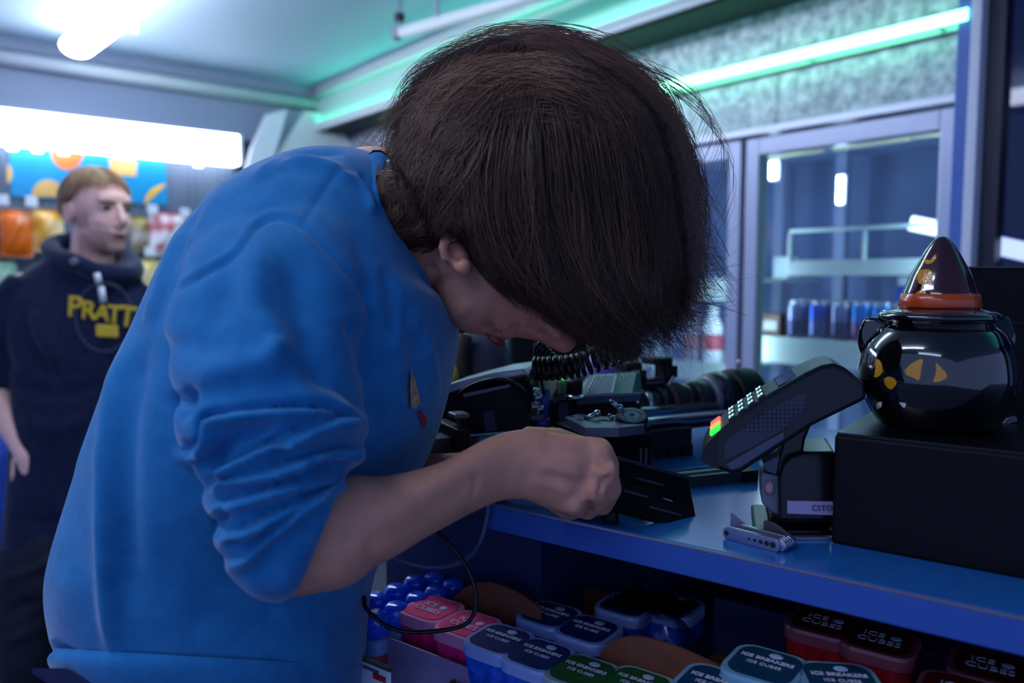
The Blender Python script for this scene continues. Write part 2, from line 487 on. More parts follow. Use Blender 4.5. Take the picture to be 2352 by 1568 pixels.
# ------------------------------------------------------------------ lamps on the ceiling
ORD = ['first', 'second', 'third', 'fourth', 'fifth', 'sixth', 'seventh', 'eighth', 'ninth', 'tenth', 'eleventh', 'twelfth']
def batten(e, zl, vpx, length, wid, label, lit=True, m=None):
    m = m or M_lamp
    d = -vp_dir(vpx)                                     # runs towards the camera
    e = np.array(e, float)
    o = thing('ceiling_lamp', label, 'lamp', e)
    side = nrm(np.cross(d, Z)); a = e; b = e + d * length
    secs = []
    k = 14
    for t, sc in ((0.0, .55), (0.012, .85), (0.035, 1.0), (length - .035, 1.0), (length - .012, .85), (length, .55)):
        ang = np.linspace(0, 2 * math.pi, k, endpoint=False)
        secs.append(a + d * t + sc * (np.cos(ang)[:, None] * side * wid / 2 + np.sin(ang)[:, None] * Z * wid * 0.33))
    MB().loft(secs).build('diffuser', m if lit else M_white, o, smooth=True)
    h = ZC - zl - wid * 0.25
    MB().box((a + b) / 2 + Z * (wid * 0.25 + h / 2), (d, side, Z), (length - .06, wid * 0.55, h)).build('housing', M_white, o, bevel=.004)
    for t in (.6, length - .25):
        MB().box(a + d * t - Z * wid * 0.02, (d, side, Z), (.012, wid * 1.03, wid * .68)).build('clip', m if lit else M_white, o)
    return o
batten(onz(172, 112, ZC - .085), ZC - 0.085, -480, 2.4, 0.135, 'bright white ceiling lamp tube at the upper left')
batten((-1.5, 1.0, ZC - .085), ZC - .085, -480, 1.4, .135, 'white ceiling lamp tube above the left side of the counter', m=mat('lit_diffuser_bright', (.9, .94, 1), .4, emit=(.78, .83, 1.0), estr=14.0))
batten((-1.25, -0.35, ZC - .085), ZC - .085, -480, 1.2, .135, 'white ceiling lamp tube behind the camera', m=mat('lit_diffuser_dim', (.9, .94, 1), .4, emit=(.62, .75, 1.0), estr=7.0))
# white conduit with end bracket
cd_ = -vp_dir(-1113); ce = onz(912, 78, ZC - 0.12)
cn = thing('ceiling_conduit', 'white unlit tube hung from the ceiling by a hanger', 'conduit', ce)
MB().tube([ce, ce + cd_ * 1.6], 0.024, 14).build('tube', M_beam, cn, smooth=True)
MB().lathe([(.020, -.012), (.027, -.008), (.027, .02), (.025, .024)], ce, cd_, 16).build('end_cap', mat('cap_grey', rgb(120, 130, 140), .4), cn, smooth=True)
for t, r in ((0.015, .008), (0.22, .009)):
    MB().cyl(ce + cd_ * t, ce + cd_ * t + Z * (0.12), r, n=10).build('hanger', M_soffit, cn, smooth=True)
MB().box(ce + cd_ * .015 + Z * .06, (cd_, np.cross(cd_, Z), Z), (.03, .03, .035)).build('bracket', M_dark, cn, bevel=.003)

# ------------------------------------------------------------------ inside the cooler
M_shelf = mat('cooler_shelf', rgb(190, 205, 200), 0.45)
M_cool = mat('cooler_strip_light', (0.9, 1, 0.92), 0.4, emit=(0.66, 0.92, 1.0), estr=34.0)
def cooler_shelf(px0, px1, py_top, py_bot, label, guard=None, o0=-0.10):
    s0, s1 = sF(px0, o0), sF(px1, o0)
    z1 = hitF((px0 + px1) / 2, py_top, o0)[1]; z0 = hitF((px0 + px1) / 2, py_bot, o0)[1]
    r = thing('cooler_shelf', label, 'shelf', F((s0 + s1) / 2, z0, o0))
    m_ = MB(); fbox(m_, s0, s1, z1 - 0.012, z1, -DI + .02, o0 - .012); m_.build('board', M_shelf, r)
    m_ = MB(); fbox(m_, s0, s1, z0, z1 + .004, o0 - .012, o0); m_.build('price_rail', M_shelf, r, bevel=.003)
    if guard:
        zg = hitF(guard[0], guard[1], o0)[1]
        m_ = MB(); m_.tube([F(s0 + .02, zg, o0), F(s1, zg, o0)], .006, 8); m_.build('guard_bar', M_shelf, r, smooth=True)
        n = 3
        for i in range(n):
            s = s0 + .02 + (s1 - s0 - .04) * i / (n - 1)
            m_ = MB(); m_.cyl(F(s, z1, o0), F(s, zg, o0), .007, n=8); m_.build('guard_post', M_shelf, r, smooth=True)
    return r, z1
cooler_shelf(1800, 2200, 598, 632, 'pale upper cooler shelf with a wire guard behind the cat hat', guard=(2000, 522), o0=-.12)
_, z_can = cooler_shelf(1735, 2200, 788, 850, 'pale cooler shelf that carries the row of cans', o0=-.10)
_, z_bot = cooler_shelf(1500, 1672, 832, 872, 'pale cooler shelf below the bottles beside the bent head', o0=-.10)
cooler_shelf(1500, 1672, 640, 690, 'pale upper cooler shelf beside the bent head', o0=-.12)
_, z_far = cooler_shelf(1000, 1480, 812, 860, 'pale cooler shelf seen under the bowed face', o0=-.10)
M_post = mat('cooler_post', rgb(130, 140, 175), .5)
for px, oo in ((1930, -.55), (1790, -.62), (1600, -.55)):
    s = sF(px, oo); m_ = MB(); fbox(m_, s - .02, s + .02, ZFL, zd1 + .02, oo - .02, oo + .02)
    tag(m_.build('shelf_upright', M_post), {1930: 'grey shelf upright standing mid cooler behind the cans', 1790: 'grey shelf upright next to the cooler door frame', 1600: 'grey shelf upright deep in the left cooler'}[px], 'upright')
def strip_light(px, py0, py1, oo, w, label, m=M_cool):
    s = sF(px, oo); za = hitF(px, py1, oo)[1]; zb = hitF(px, py0, oo)[1]
    r = thing('strip_light', label, 'light', F(s, za, oo))
    m_ = MB(); fbox(m_, s - w / 2, s + w / 2, za, zb, oo, oo + .01); m_.build('diffuser', m, r, bevel=.002)
    m_ = MB(); fbox(m_, s - w / 2 - .006, s + w / 2 + .006, za - .006, zb + .006, oo - .02, oo); m_.build('housing', M_post, r)
strip_light(1772, 372, 412, -.30, .028, 'small pale light at the top left of the right cooler')
strip_light(1925, 405, 468, -.50, .022, 'small pale vertical light on the cooler upright')
# added strip lights out of sight behind the frames, to brighten the cooler
for s, lab in ((s_r1 - .02, 'added unseen strip light behind the blue post'), (s_l1 - .02, 'added unseen strip light behind the stile of the left cooler door'),
               (s_l1 - dw - .035, 'added unseen strip light in the cooler behind the bent head')):
    r = thing('strip_light', lab, 'light', F(s, ZFL, -.05))
    m_ = MB(); fbox(m_, s - .012, s + .012, .5, zd0 - .02, -.06, -.045); m_.build('diffuser', M_cool, r)
    m_ = MB(); fbox(m_, s - .015, s + .015, .5, zd0 - .02, -.045, -.035); m_.build('housing', M_post, r)
# yellowish tube lamps near the cooler ceiling
for px0, px1, py in ((1755, 1880, 352), (1905, 2080, 328), (2085, 2180, 308)):
    sa_, sb_ = sF(px0, -.2), sF(px1, -.2); zz = hitF((px0 + px1) / 2, py, -.2)[1]
    m_ = MB(); m_.tube([F(sa_, zz, -.2), F(sb_, zz, -.2)], .010, 10)
    tag(m_.build('tube_lamp', mat('dim_tube', rgb(190, 190, 150), .4, emit=(.8, .85, .6), estr=.25), smooth=True),
        {1755: 'dim yellowish tube under the cooler ceiling, nearest the door post', 1905: 'dim yellowish tube under the cooler ceiling, middle one', 2085: 'dim yellowish tube under the cooler ceiling, rightmost one'}[px0], 'tube light')
# lamp reflections in the glass, built as added glowing bars behind it
for (a, b_, c, lab) in (((2092, 512), (2192, 532), 36, 'lamp reflection in the glass beside the cat hat, added as a glowing bar'), ((2256, 556), (2400, 588), 34, 'lamp reflection in the dark window at the right edge, added as a glowing bar')):
    oo = -.45 if a[0] < 2200 else -.05
    q0 = onplane(a[0], a[1], W0 + WN * oo, WN); q1 = onplane(b_[0], b_[1], W0 + WN * oo, WN)
    q1 = q1 + WN * .0
    r = thing('lamp_reflection', lab, 'lamp', (q0 + q1) / 2); d = nrm(q1 - q0); up = nrm(np.cross(WN, d))
    MB().box((q0 + q1) / 2, (d, WN, up), (np.linalg.norm(q1 - q0), .02, .046)).build('diffuser', mat('reflection_glow', (1, 1, 1), .4, emit=(.9, .95, 1), estr=3.0), r, bevel=.004)
    MB().box((q0 + q1) / 2 - WN * .03, (d, WN, up), (np.linalg.norm(q1 - q0) + .02, .04, .05)).build('housing', M_post, r)  # only backs the glowing bar; the reflection has no lamp here

# drinks cans
def can_tree(body_mat, top_mat):
    o = thing('drink_can', 'x', 'can')
    MB().lathe([(.024, 0), (.0265, .002), (.031, .008), (.033, .014), (.033, .105), (.031, .112), (.026, .119)], (0, 0, 0), n=20).build('body', body_mat, o, smooth=True)
    MB().lathe([(.026, .119), (.0268, .122), (.0245, .1225), (.024, .120)], (0, 0, 0), n=20).build('lid', top_mat, o, smooth=True)
    MB().box((0, .008, .1215), np.eye(3), (.012, .022, .001)).build('pull_tab', top_mat, o)
    return o
def can_mat(name, c1, c2, z):
    m = mat(name, c1, .22, metal=.75)
    nt = m.node_tree; b = nt.nodes['Principled BSDF']; tc = nt.nodes.new('ShaderNodeTexCoord'); sp = nt.nodes.new('ShaderNodeSeparateXYZ')
    rp = nt.nodes.new('ShaderNodeValToRGB'); rp.color_ramp.interpolation = 'CONSTANT'
    mp = nt.nodes.new('ShaderNodeMath'); mp.operation = 'MULTIPLY'; mp.inputs[1].default_value = 1 / .122
    nt.links.new(tc.outputs['Object'], sp.inputs[0]); nt.links.new(sp.outputs['Z'], mp.inputs[0]); nt.links.new(mp.outputs[0], rp.inputs['Fac'])
    rp.color_ramp.elements[0].color = (*c1, 1); rp.color_ramp.elements[0].position = 0
    rp.color_ramp.elements[1].color = (*c2, 1); rp.color_ramp.elements[1].position = z
    e = rp.color_ramp.elements.new(.93); e.color = (*rgb(200, 205, 210), 1)
    nt.links.new(rp.outputs['Color'], b.inputs['Base Color'])
    return m
M_silver = mat('can_silver', rgb(210, 214, 220), .25, metal=.9)
cm = [can_mat('can_blue_silver', rgb(90, 100, 150), rgb(30, 70, 170), .5), can_mat('can_silver_blue', rgb(60, 60, 100), rgb(120, 125, 160), .5), can_mat('can_teal', rgb(110, 70, 110), rgb(20, 110, 190), .5)]
protos = [can_tree(m, M_silver) for m in cm]
used = set()
cans = [(1835, 0, 1), (1886, 0, 0), (1937, 0, 1), (1985, 0, 2), (2033, 0, 2), (2080, 0, 1), (2126, 0, 0), (1850, 1, 0), (1902, 1, 1), (1952, 1, 0), (2000, 1, 1)]
for i, (px, row, k) in enumerate(cans):
    oo = -.15 - row * .085
    if k in used: c = copy_tree(protos[k])
    else: c = protos[k]; used.add(k)
    s = sF(px, oo); q = F(s, z_can, oo); c.location = q
    nm = 'blue and silver' if k == 0 else 'grey silver' if k == 1 else 'teal blue'
    fr = [x for x in cans if x[1] == row]
    c['label'] = '%s drink can, %s in the %s row on the cooler shelf' % (nm, ORD[fr.index((px, row, k))], 'front' if row == 0 else 'rear')
    c['group'] = 'drink cans on the cooler shelf'
# tall blue bottle and cartons near the cans
def bottle(name, s, z, oo, h, r, body, cap, label, band=None, group=None, cat='bottle'):
    o = thing(name, label, cat, F(s, z, oo), group); q = F(s, z, oo)
    MB().lathe([(r * .9, 0), (r, .006), (r, h * .58), (r * .92, h * .68), (r * .5, h * .82), (r * .42, h * .88)], q, n=20).build('body', body, o, smooth=True)
    MB().lathe([(r * .48, h * .87), (r * .5, h * .88), (r * .5, h * .99), (r * .46, h)], q, n=16).build('cap', cap, o, smooth=True)
    if band: MB().lathe([(r * 1.01, h * .22), (r * 1.02, h * .23), (r * 1.02, h * .5), (r * 1.01, h * .51)], q, n=20, cap=False).build('label_band', band, o, smooth=True)
    return o
Mb = lambda n, c, r=.3: mat(n, rgb(*c), r)
bottle('drink_bottle', sF(2076, -.3), z_can, -.3, .20, .035, Mb('bt_blue', (40, 80, 190)), Mb('cap_white', (225, 235, 240)), 'tall blue bottle with white top behind the cans by the cat jar', Mb('band_blue', (20, 60, 160)))
for i, (px, c, cap, bd, h, nm) in enumerate([(1640, (215, 220, 230), (235, 240, 245), (175, 70, 80), .205, 'white bottle with a red band next to the cooler door stile'),
        (1598, (150, 140, 165), (60, 70, 120), (150, 95, 105), .19, 'mauve bottle second from the left cooler stile'),
        (1566, (95, 110, 165), (50, 70, 150), (130, 140, 180), .22, 'blue bottle close to the hair tips'),
        (1618, (70, 80, 120), (40, 50, 110), (100, 110, 160), .21, 'dark blue bottle behind the white one in the cooler'),
        (1530, (140, 150, 170), (210, 215, 225), (110, 120, 150), .2, 'grey bottle mostly hidden by hair tips')]):
    oo = -.17 if i != 3 else -.31
    bottle('drink_bottle', sF(px, oo), z_bot, oo, h, .036, Mb('bt%d' % i, c), Mb('cp%d' % i, cap), nm, Mb('bd%d' % i, bd), 'bottles in the left cooler')
def carton(px, py0, py1, w, oo, c, label, c2=None, zbase=None):
    s = sF(px, oo); za = hitF(px, py1, oo)[1]; zb = hitF(px, py0, oo)[1]
    if zbase: zb += zbase + .001 - za; za = zbase + .001
    r = thing('drink_carton', label, 'carton', F(s, za, oo))
    m_ = MB(); fbox(m_, s - w / 2, s + w / 2, za, zb, oo - .07, oo); m_.build('box', mat('carton_' + label[:8], rgb(*c), .5, var=.2, scale=30), r, bevel=.003)
    if c2:
        m_ = MB(); fbox(m_, s - w * .36, s + w * .36, za + (zb - za) * .25, za + (zb - za) * .7, oo, oo + .002); m_.build('label_panel', mat('cl_' + label[:8], rgb(*c2), .5), r)
carton(1768, 738, 788, .085, -.16, (95, 62, 55), 'brown carton with a pale front at the left end of the can shelf', (170, 165, 170), zbase=z_can)
carton(1776, 742, 788, .07, -.28, (60, 40, 45), 'dark brown carton behind the pale fronted one in the cooler', zbase=z_can)
carton(1792, 590, 640, .06, -.35, (185, 200, 200), 'white carton on its own beside the cooler upright')
for i, (px, c, lab) in enumerate([(1195, (60, 55, 75), 'dark carton in the cooler under the nose'), (1250, (140, 145, 140), 'pale carton in the cooler under the brow'), (1100, (90, 90, 105), 'grey carton in the cooler under the lips'), (1430, (120, 125, 140), 'grey blue carton in the cooler under the fringe')]):
    carton(px, 760, 815, .085, -.2, c, lab, zbase=z_far)

# ------------------------------------------------------------------ snack wall
pt, pz = hitL(20, 335, .012); pt2, _ = hitL(381, 372, .012); pz0 = hitL(60, 452, .012)[1]
po = thing('bread_poster', 'bright blue poster with printed breads on the pegboard wall', 'poster', L((pt + pt2) / 2, pz0))
m_ = MB(); lbox(m_, pt, pt2, pz0, pz, .004, .012); m_.build('sheet', mat('poster_blue', rgb(0, 130, 185), .45), po)
def print_shape(name, cx, cy, w, h, a0, a1, m, oo=.014):
    """part of an ellipse printed on the sheet"""
    n = 20; pts = []
    for a in np.linspace(a0, a1, n):
        t, z = hitL(cx + w * math.cos(a), cy - h * math.sin(a), oo); pts.append(L(t, z, oo))
    A = np.array(pts); B = A - LN * .002
    V = np.vstack([A, B]); k = len(A)
    Fc = [tuple(range(k)), tuple(range(k, 2 * k))[::-1]] + [(i, k + i, k + (i + 1) % k, (i + 1) % k) for i in range(k)]
    MB().add(V, Fc).build(name, m, po)
M_br1 = mat('bread_orange', rgb(200, 100, 40), .5, var=.2, scale=14); M_br2 = mat('bread_tan', rgb(200, 160, 95), .5, var=.12, scale=14); M_br3 = mat('bread_yellow', rgb(215, 165, 40), .5, var=.2, scale=12)
print_shape('printed_bowl', 155, 344, 38, 46, math.pi, 2 * math.pi, M_br1)
print_shape('printed_bun', 110, 452, 38, 40, 0, math.pi, M_br2)
print_shape('printed_slice', 384, 470, 52, 48, math.pi / 2, math.pi, M_br3)
print_shape('printed_crust', 16, 400, 12, 22, -math.pi / 2, math.pi / 2, M_br2)
q = [hitL(250, 362, .014), hitL(315, 370, .014), hitL(312, 405, .014), hitL(254, 402, .014)]
A = np.array([L(t, z, .014) for t, z in q]); MB().add(np.vstack([A, A - LN * .002]), [(0, 1, 2, 3), (7, 6, 5, 4), (0, 4, 5, 1), (1, 5, 6, 2), (2, 6, 7, 3), (3, 7, 4, 0)]).build('printed_loaf', M_br2, po)

def hook(px, py, label):
    t, z = hitL(px, py, .1)
    r = thing('peg_hook', label, 'hook', L(t, z, .05), 'peg hooks on the snack wall')
    MB().tube([L(t, z, 0), L(t, z, .14), L(t, z + .012, .15)], .003, 6).build('rod', M_alu, r, smooth=True)
    m_ = MB(); lbox(m_, t - .024, t + .024, z - .028, z + .018, .15, .153); m_.build('price_tag', M_white, r, bevel=.004)
for px, py, lab in ((68, 462, 'peg hook with white tag over the orange bag'), (140, 472, 'peg hook with white tag behind the blond head'), (344, 480, 'peg hook with white tag right of the blond face'),
                    (418, 488, 'peg hook with white tag over the red and white bag'), (2, 458, 'peg hook with white tag at the left picture edge'), (338, 576, 'peg hook with white tag over the lower green bag')):
    hook(px, py, lab)
def bag_mat(name, c1, c2, c3, sc=9):
    m = mat(name, c1, .28, spec=.6); nt = m.node_tree; b = nt.nodes['Principled BSDF']
    tc = nt.nodes.new('ShaderNodeTexCoord'); nz = nt.nodes.new('ShaderNodeTexNoise'); nz.inputs['Scale'].default_value = sc; nz.inputs['Detail'].default_value = 1
    nt.links.new(tc.outputs['Object'], nz.inputs['Vector']); rp = nt.nodes.new('ShaderNodeValToRGB'); rp.color_ramp.interpolation = 'B_SPLINE'
    for e, (p_, c) in zip([rp.color_ramp.elements[0], rp.color_ramp.elements[1], rp.color_ramp.elements.new(.5)], ((.36, c1), (.62, c3), (.5, c2))):
        e.position = p_; e.color = (*c, 1)
    nt.links.new(nz.outputs['Fac'], rp.inputs['Fac']); nt.links.new(rp.outputs['Color'], b.inputs['Base Color'])
    return m
def bag(px, py, wpx, hpx, m, label, oo=.09, header=None):
    t, z = hitL(px, py, oo); t2, _ = hitL(px + wpx, py, oo); w = abs(t2 - t) / 2; _, z2 = hitL(px, py + hpx, oo); h = abs(z2 - z) / 2
    r = thing('snack_bag', label, 'snack bag', L(t, z, oo), 'snack bags on the peg wall')
    n = 14; V = []; Fc = []
    for sgn in (1, -1):
        for i in range(n + 1):
            for j in range(n + 1):
                u, v = 2 * i / n - 1, 2 * j / n - 1
                th = .035 * (1 - abs(u) ** 2.5) ** .7 * (1 - abs(v) ** 3) ** .8 + .0015
                th += .004 * math.sin(7 * u + 5 * v) * (1 - u * u) * (1 - v * v)
                V.append(L(t + u * w, z + v * h * (1 - .05 * u * u), oo + sgn * th))
    N1 = (n + 1) ** 2
    for sgn in (0, 1):
        for i in range(n):
            for j in range(n):
                a = sgn * N1 + i * (n + 1) + j; q = (a, a + 1, a + n + 2, a + n + 1); Fc.append(q if sgn else q[::-1])
    rim = [(i, 0) for i in range(n + 1)] + [(n, j) for j in range(1, n + 1)] + [(i, n) for i in range(n - 1, -1, -1)] + [(0, j) for j in range(n - 1, 0, -1)]
    for k in range(len(rim)):
        a = rim[k][0] * (n + 1) + rim[k][1]; b_ = rim[(k + 1) % len(rim)][0] * (n + 1) + rim[(k + 1) % len(rim)][1]
        Fc.append((a, b_, b_ + N1, a + N1))
    MB().add(V, Fc).build('pouch', m, r, smooth=True)
    m_ = MB(); lbox(m_, t - w, t + w, z + h * .98, z + h * 1.08, oo - .002, oo + .002); m_.build('top_seal', header or m, r)
O_, Y_, Rd, Gn, Wt, Bn = rgb(235, 120, 10), rgb(240, 180, 20), rgb(190, 25, 35), rgb(60, 110, 70), rgb(230, 225, 235), rgb(150, 70, 20)
bag(38, 538, 74, 106, bag_mat('bag_orange', rgb(225, 100, 5), O_, rgb(250, 225, 190)), 'glossy orange snack bag hanging left of the blond man')
bag(112, 532, 70, 96, bag_mat('bag_yellow', rgb(200, 130, 10), Y_, O_), 'yellow snack bag hanging just behind the blond hair')
bag(-40, 545, 66, 104, bag_mat('bag_brown', Bn, O_, Y_), 'brown orange snack bag cut by the left picture edge')
bag(386, 540, 84, 96, bag_mat('bag_redwhite', Rd, Wt, Wt, 12), 'white snack bag with red header beside the blue shoulder', header=mat('red_header', Rd, .4))
m_ = MB()
bag(322, 540, 44, 80, bag_mat('bag_olive', rgb(150, 130, 50), rgb(120, 90, 40), Rd), 'olive snack bag between the blond face and the red bag', oo=.06)
bag(368, 632, 66, 76, bag_mat('bag_green', Gn, rgb(130, 140, 60), rgb(30, 70, 40)), 'dark green snack bag low beside the blue sweatshirt', oo=.06)
bag(328, 640, 62, 80, bag_mat('bag_cream', rgb(225, 200, 130), rgb(220, 190, 60), Rd, 14), 'cream snack bag with red print beside the hoodie shoulder', oo=.17)
bag(10, 650, 60, 90, bag_mat('bag_teal', rgb(70, 110, 120), rgb(120, 180, 130), rgb(40, 60, 80)), 'teal snack bag low at the left picture edge')
bag(70, 668, 54, 80, bag_mat('bag_navy', rgb(40, 50, 80), rgb(60, 80, 120), rgb(90, 100, 110)), 'navy snack bag hidden behind the hoodie shoulder')
# ------------------------------------------------------------------ figure sculpting tools
def section(A, B, d, T, n=40, ex=2.2, dA=0.0, dB=0.0, back=1.0):
    """closed cross-section whose ends lie at pixels A and B, depth d, half thickness T along the view"""
    a = P(A[0], A[1], d + dA); b = P(B[0], B[1], d + dB)
    c = (a + b) / 2; u = (b - a) / 2; v = nrm(c - CAM); v = nrm(v - nrm(u) * np.dot(v, nrm(u)))
    th = np.linspace(0, 2 * math.pi, n, endpoint=False)
    cs = np.sign(np.cos(th)) * np.abs(np.cos(th)) ** (2 / ex); sn = np.sign(np.sin(th)) * np.abs(np.sin(th)) ** (2 / ex)
    tt = np.where(sn > 0, T * back, T)
    A = np.array(A, float); B = np.array(B, float); ab = B - A; L2 = ab @ ab
    for _ in range(3):           # keep the projected ends on A and B although the near side looms larger
        Q = c + cs[:, None] * u + (sn * tt)[:, None] * v
        t = (project(Q)[:, :2] - A) @ ab / L2; lo, hi = t.min(), t.max()
        k = 1 / (hi - lo); c = c + 2 * u * ((1 - hi) + (0 - lo)) / 2; u = u * k
    return c + cs[:, None] * u + (sn * tt)[:, None] * v
def resample(secs, m):
    secs = np.asarray(secs, float); k = len(secs)
    return smooth_path(secs.reshape(k, -1), m).reshape(m, -1, 3)
def remesh(mb, voxel, smooth=4, fac=0.5):
    me = mb.mesh('tmp_shape'); o = bpy.data.objects.new('tmp_shape', me); COL.objects.link(o)
    r = o.modifiers.new('r', 'REMESH'); r.mode = 'VOXEL'; r.voxel_size = voxel; r.adaptivity = 0
    if smooth:
        sm = o.modifiers.new('s', 'SMOOTH'); sm.iterations = smooth; sm.factor = fac
    dg = bpy.context.evaluated_depsgraph_get(); ev = o.evaluated_get(dg); m2 = ev.to_mesh()
    V = np.zeros(len(m2.vertices) * 3); m2.vertices.foreach_get('co', V); V = V.reshape(-1, 3).copy()
    m2.calc_loop_triangles()
    n = len(m2.polygons); tot = np.zeros(n, np.int32); m2.polygons.foreach_get('loop_total', tot)
    vi = np.zeros(len(m2.loops), np.int32); m2.loops.foreach_get('vertex_index', vi)
    if (tot == 4).all(): Fq = vi.reshape(-1, 4).copy()
    else:
        Fq = np.zeros(len(m2.loop_triangles) * 3, np.int32); m2.loop_triangles.foreach_get('vertices', Fq); Fq = Fq.reshape(-1, 3).copy()
    ev.to_mesh_clear(); bpy.data.objects.remove(o); bpy.data.meshes.remove(me)
    return V, Fq
def vnormals(V, Fq):
    a, b, c = V[Fq[:, 0]], V[Fq[:, 1]], V[Fq[:, 2]]
    n = np.cross(b - a, c - a); N = np.zeros_like(V)
    for k in range(Fq.shape[1]): np.add.at(N, Fq[:, k], n)
    return N / (np.linalg.norm(N, axis=1)[:, None] + 1e-12)
def lap(V, Fq, it=2, lam=0.5):
    k = Fq.shape[1]; e = np.vstack([Fq[:, [i, (i + 1) % k]] for i in range(k)])
    deg = np.zeros(len(V)); np.add.at(deg, e[:, 0], 1); np.add.at(deg, e[:, 1], 1)
    for _ in range(it):
        A = np.zeros_like(V); np.add.at(A, e[:, 0], V[e[:, 1]]); np.add.at(A, e[:, 1], V[e[:, 0]])
        V = V + lam * (A / np.maximum(deg, 1)[:, None] - V)
    return V
def sculpt(V, Fq, strokes, drange=(0, 9)):
    """push the camera-facing surface in or out along drawn strokes: (points, half width px, height m, kind)"""
    N = vnormals(V, Fq); pr = project(V); view = V - CAM; view /= np.linalg.norm(view, axis=1)[:, None]
    face = np.clip((-(N * view).sum(1) + 0.25) / 0.45, 0, 1) * ((pr[:, 2] > drange[0]) & (pr[:, 2] < drange[1]))
    D = np.zeros(len(V))
    for st in strokes:
        pts, w, h = st[0], st[1], st[2]; kind = st[3] if len(st) > 3 else 'r'
        C = smooth_path(np.array(pts, float), max(16, 6 * len(pts)))
        lo = C.min(0) - 3 * w; hi = C.max(0) + 3 * w
        I = np.where((pr[:, 0] > lo[0]) & (pr[:, 0] < hi[0]) & (pr[:, 1] > lo[1]) & (pr[:, 1] < hi[1]) & (face > 0))[0]
        if not len(I): continue
        q = pr[I, :2]; best = np.full(len(I), 1e9); sd = np.zeros(len(I)); tt = np.zeros(len(I)); m = len(C) - 1
        for k in range(m):
            a, b = C[k], C[k + 1]; ab = b - a; L2 = ab @ ab + 1e-9
            t = np.clip(((q - a) @ ab) / L2, 0, 1); r = q - (a + t[:, None] * ab); dd = (r ** 2).sum(1)
            g = dd < best; best[g] = dd[g]; tt[g] = (k + t[g]) / m
            sgn = np.sign(ab[0] * r[:, 1] - ab[1] * r[:, 0]); sd[g] = (np.sqrt(dd) * sgn)[g]
        taper = np.clip(np.minimum(tt, 1 - tt) / 0.22, 0, 1); taper = taper * taper * (3 - 2 * taper)
        d = np.sqrt(best)
        if kind == 'r': prof = np.exp(-(d / w) ** 2)
        elif kind == 's':  # stitched seam: full length
            prof = np.exp(-(d / w) ** 2); taper = np.clip(np.minimum(tt, 1 - tt) / 0.04, 0, 1)
        else:              # fold: a bulge on the positive side of the line over a sharp crease
            prof = np.exp(-((sd - w * .8) / (w * .75)) ** 2) - 1.0 * np.exp(-((sd + w * .12) / (w * .30)) ** 2)
        D[I] += h * prof * taper * face[I]
    return V + N * D[:, None]

def strand_mesh(curves, rad, nside=3):
    """curves (n,m,3); rad (n,) -> tube verts and quads"""
    n, m, _ = curves.shape
    T = np.gradient(curves, axis=1); T /= np.linalg.norm(T, axis=2)[..., None] + 1e-12
    ref = nrm(np.array([0.3, -1, 0.2])); U = np.cross(T, ref); U /= np.linalg.norm(U, axis=2)[..., None] + 1e-12; Wv = np.cross(T, U)
    prof = np.linspace(1, .35, m)[None, :, None] * rad[:, None, None]
    R = []
    for k in range(nside):
        a = 2 * math.pi * k / nside; R.append(curves + prof * (math.cos(a) * U + math.sin(a) * Wv))
    V = np.stack(R, 2).reshape(-1, 3)
    base = (np.arange(n)[:, None] * m + np.arange(m - 1)[None]) * nside
    Fq = []
    for k in range(nside):
        k2 = (k + 1) % nside
        Fq.append(np.stack([base + k, base + k2, base + nside + k2, base + nside + k], -1).reshape(-1, 4))
    return V, np.vstack(Fq)
def polar_radius(poly, c):
    poly = np.array(poly, float); D = 360; out = np.zeros(D)
    Q = smooth_path(np.vstack([poly, poly[:1]]), 400) - c
    ang = np.degrees(np.arctan2(Q[:, 1], Q[:, 0])) % 360; r = np.hypot(Q[:, 0], Q[:, 1])
    o = np.argsort(ang); ang, r = ang[o], r[o]
    out = np.interp(np.arange(D), np.concatenate([ang - 360, ang, ang + 360]), np.concatenate([r, r, r]))
    k = np.ones(5) / 5
    return np.convolve(np.concatenate([out[-2:], out, out[:2]]), k, 'valid')
def rad_at(R, q, c):
    d = q - c; a = np.degrees(np.arctan2(d[..., 1], d[..., 0])) % 360
    return np.interp(a, np.arange(361), np.append(R, R[0])), np.hypot(d[..., 0], d[..., 1])
def inflated(mb, poly, c, dc, T, n=72, m=22, power=2.0, Tfun=None, pfun=None):
    """round body whose outline is poly (pixels) at depth dc, half thickness T"""
    c = np.array(c, float); R = polar_radius(poly, c); secs = []
    ang = np.linspace(0, 360, n, endpoint=False)
    for i in range(m + 1):
        th = math.pi * i / m; rho = math.sin(th); rho = max(rho, .02)
        h = math.cos(th)
        S_ = []
        for a in ang:
            r = np.interp(a, np.arange(361), np.append(R, R[0])) * rho
            pw = pfun(a) if pfun else power
            hh = math.copysign(max(0.0, 1 - rho ** pw) ** .5, h)
            tt = Tfun(a) if Tfun else T
            x, y = c[0] + r * math.cos(math.radians(a)), c[1] + r * math.sin(math.radians(a))
            S_.append(P(x, y, dc - hh * (tt * rho + T * (1 - rho))))
        secs.append(S_)
    return mb.loft(secs)
def capsule(mb, pts, rads, n=16, m=6):
    """chain of rounded tapered segments"""
    pts = [np.asarray(p, float) for p in pts]
    for i in range(len(pts) - 1):
        mb.cyl(pts[i], pts[i + 1], rads[i], rads[i + 1], n)
    for p, r in zip(pts, rads):
        mb.ball(p, np.eye(3), (r, r, r), n, 10)
    return mb

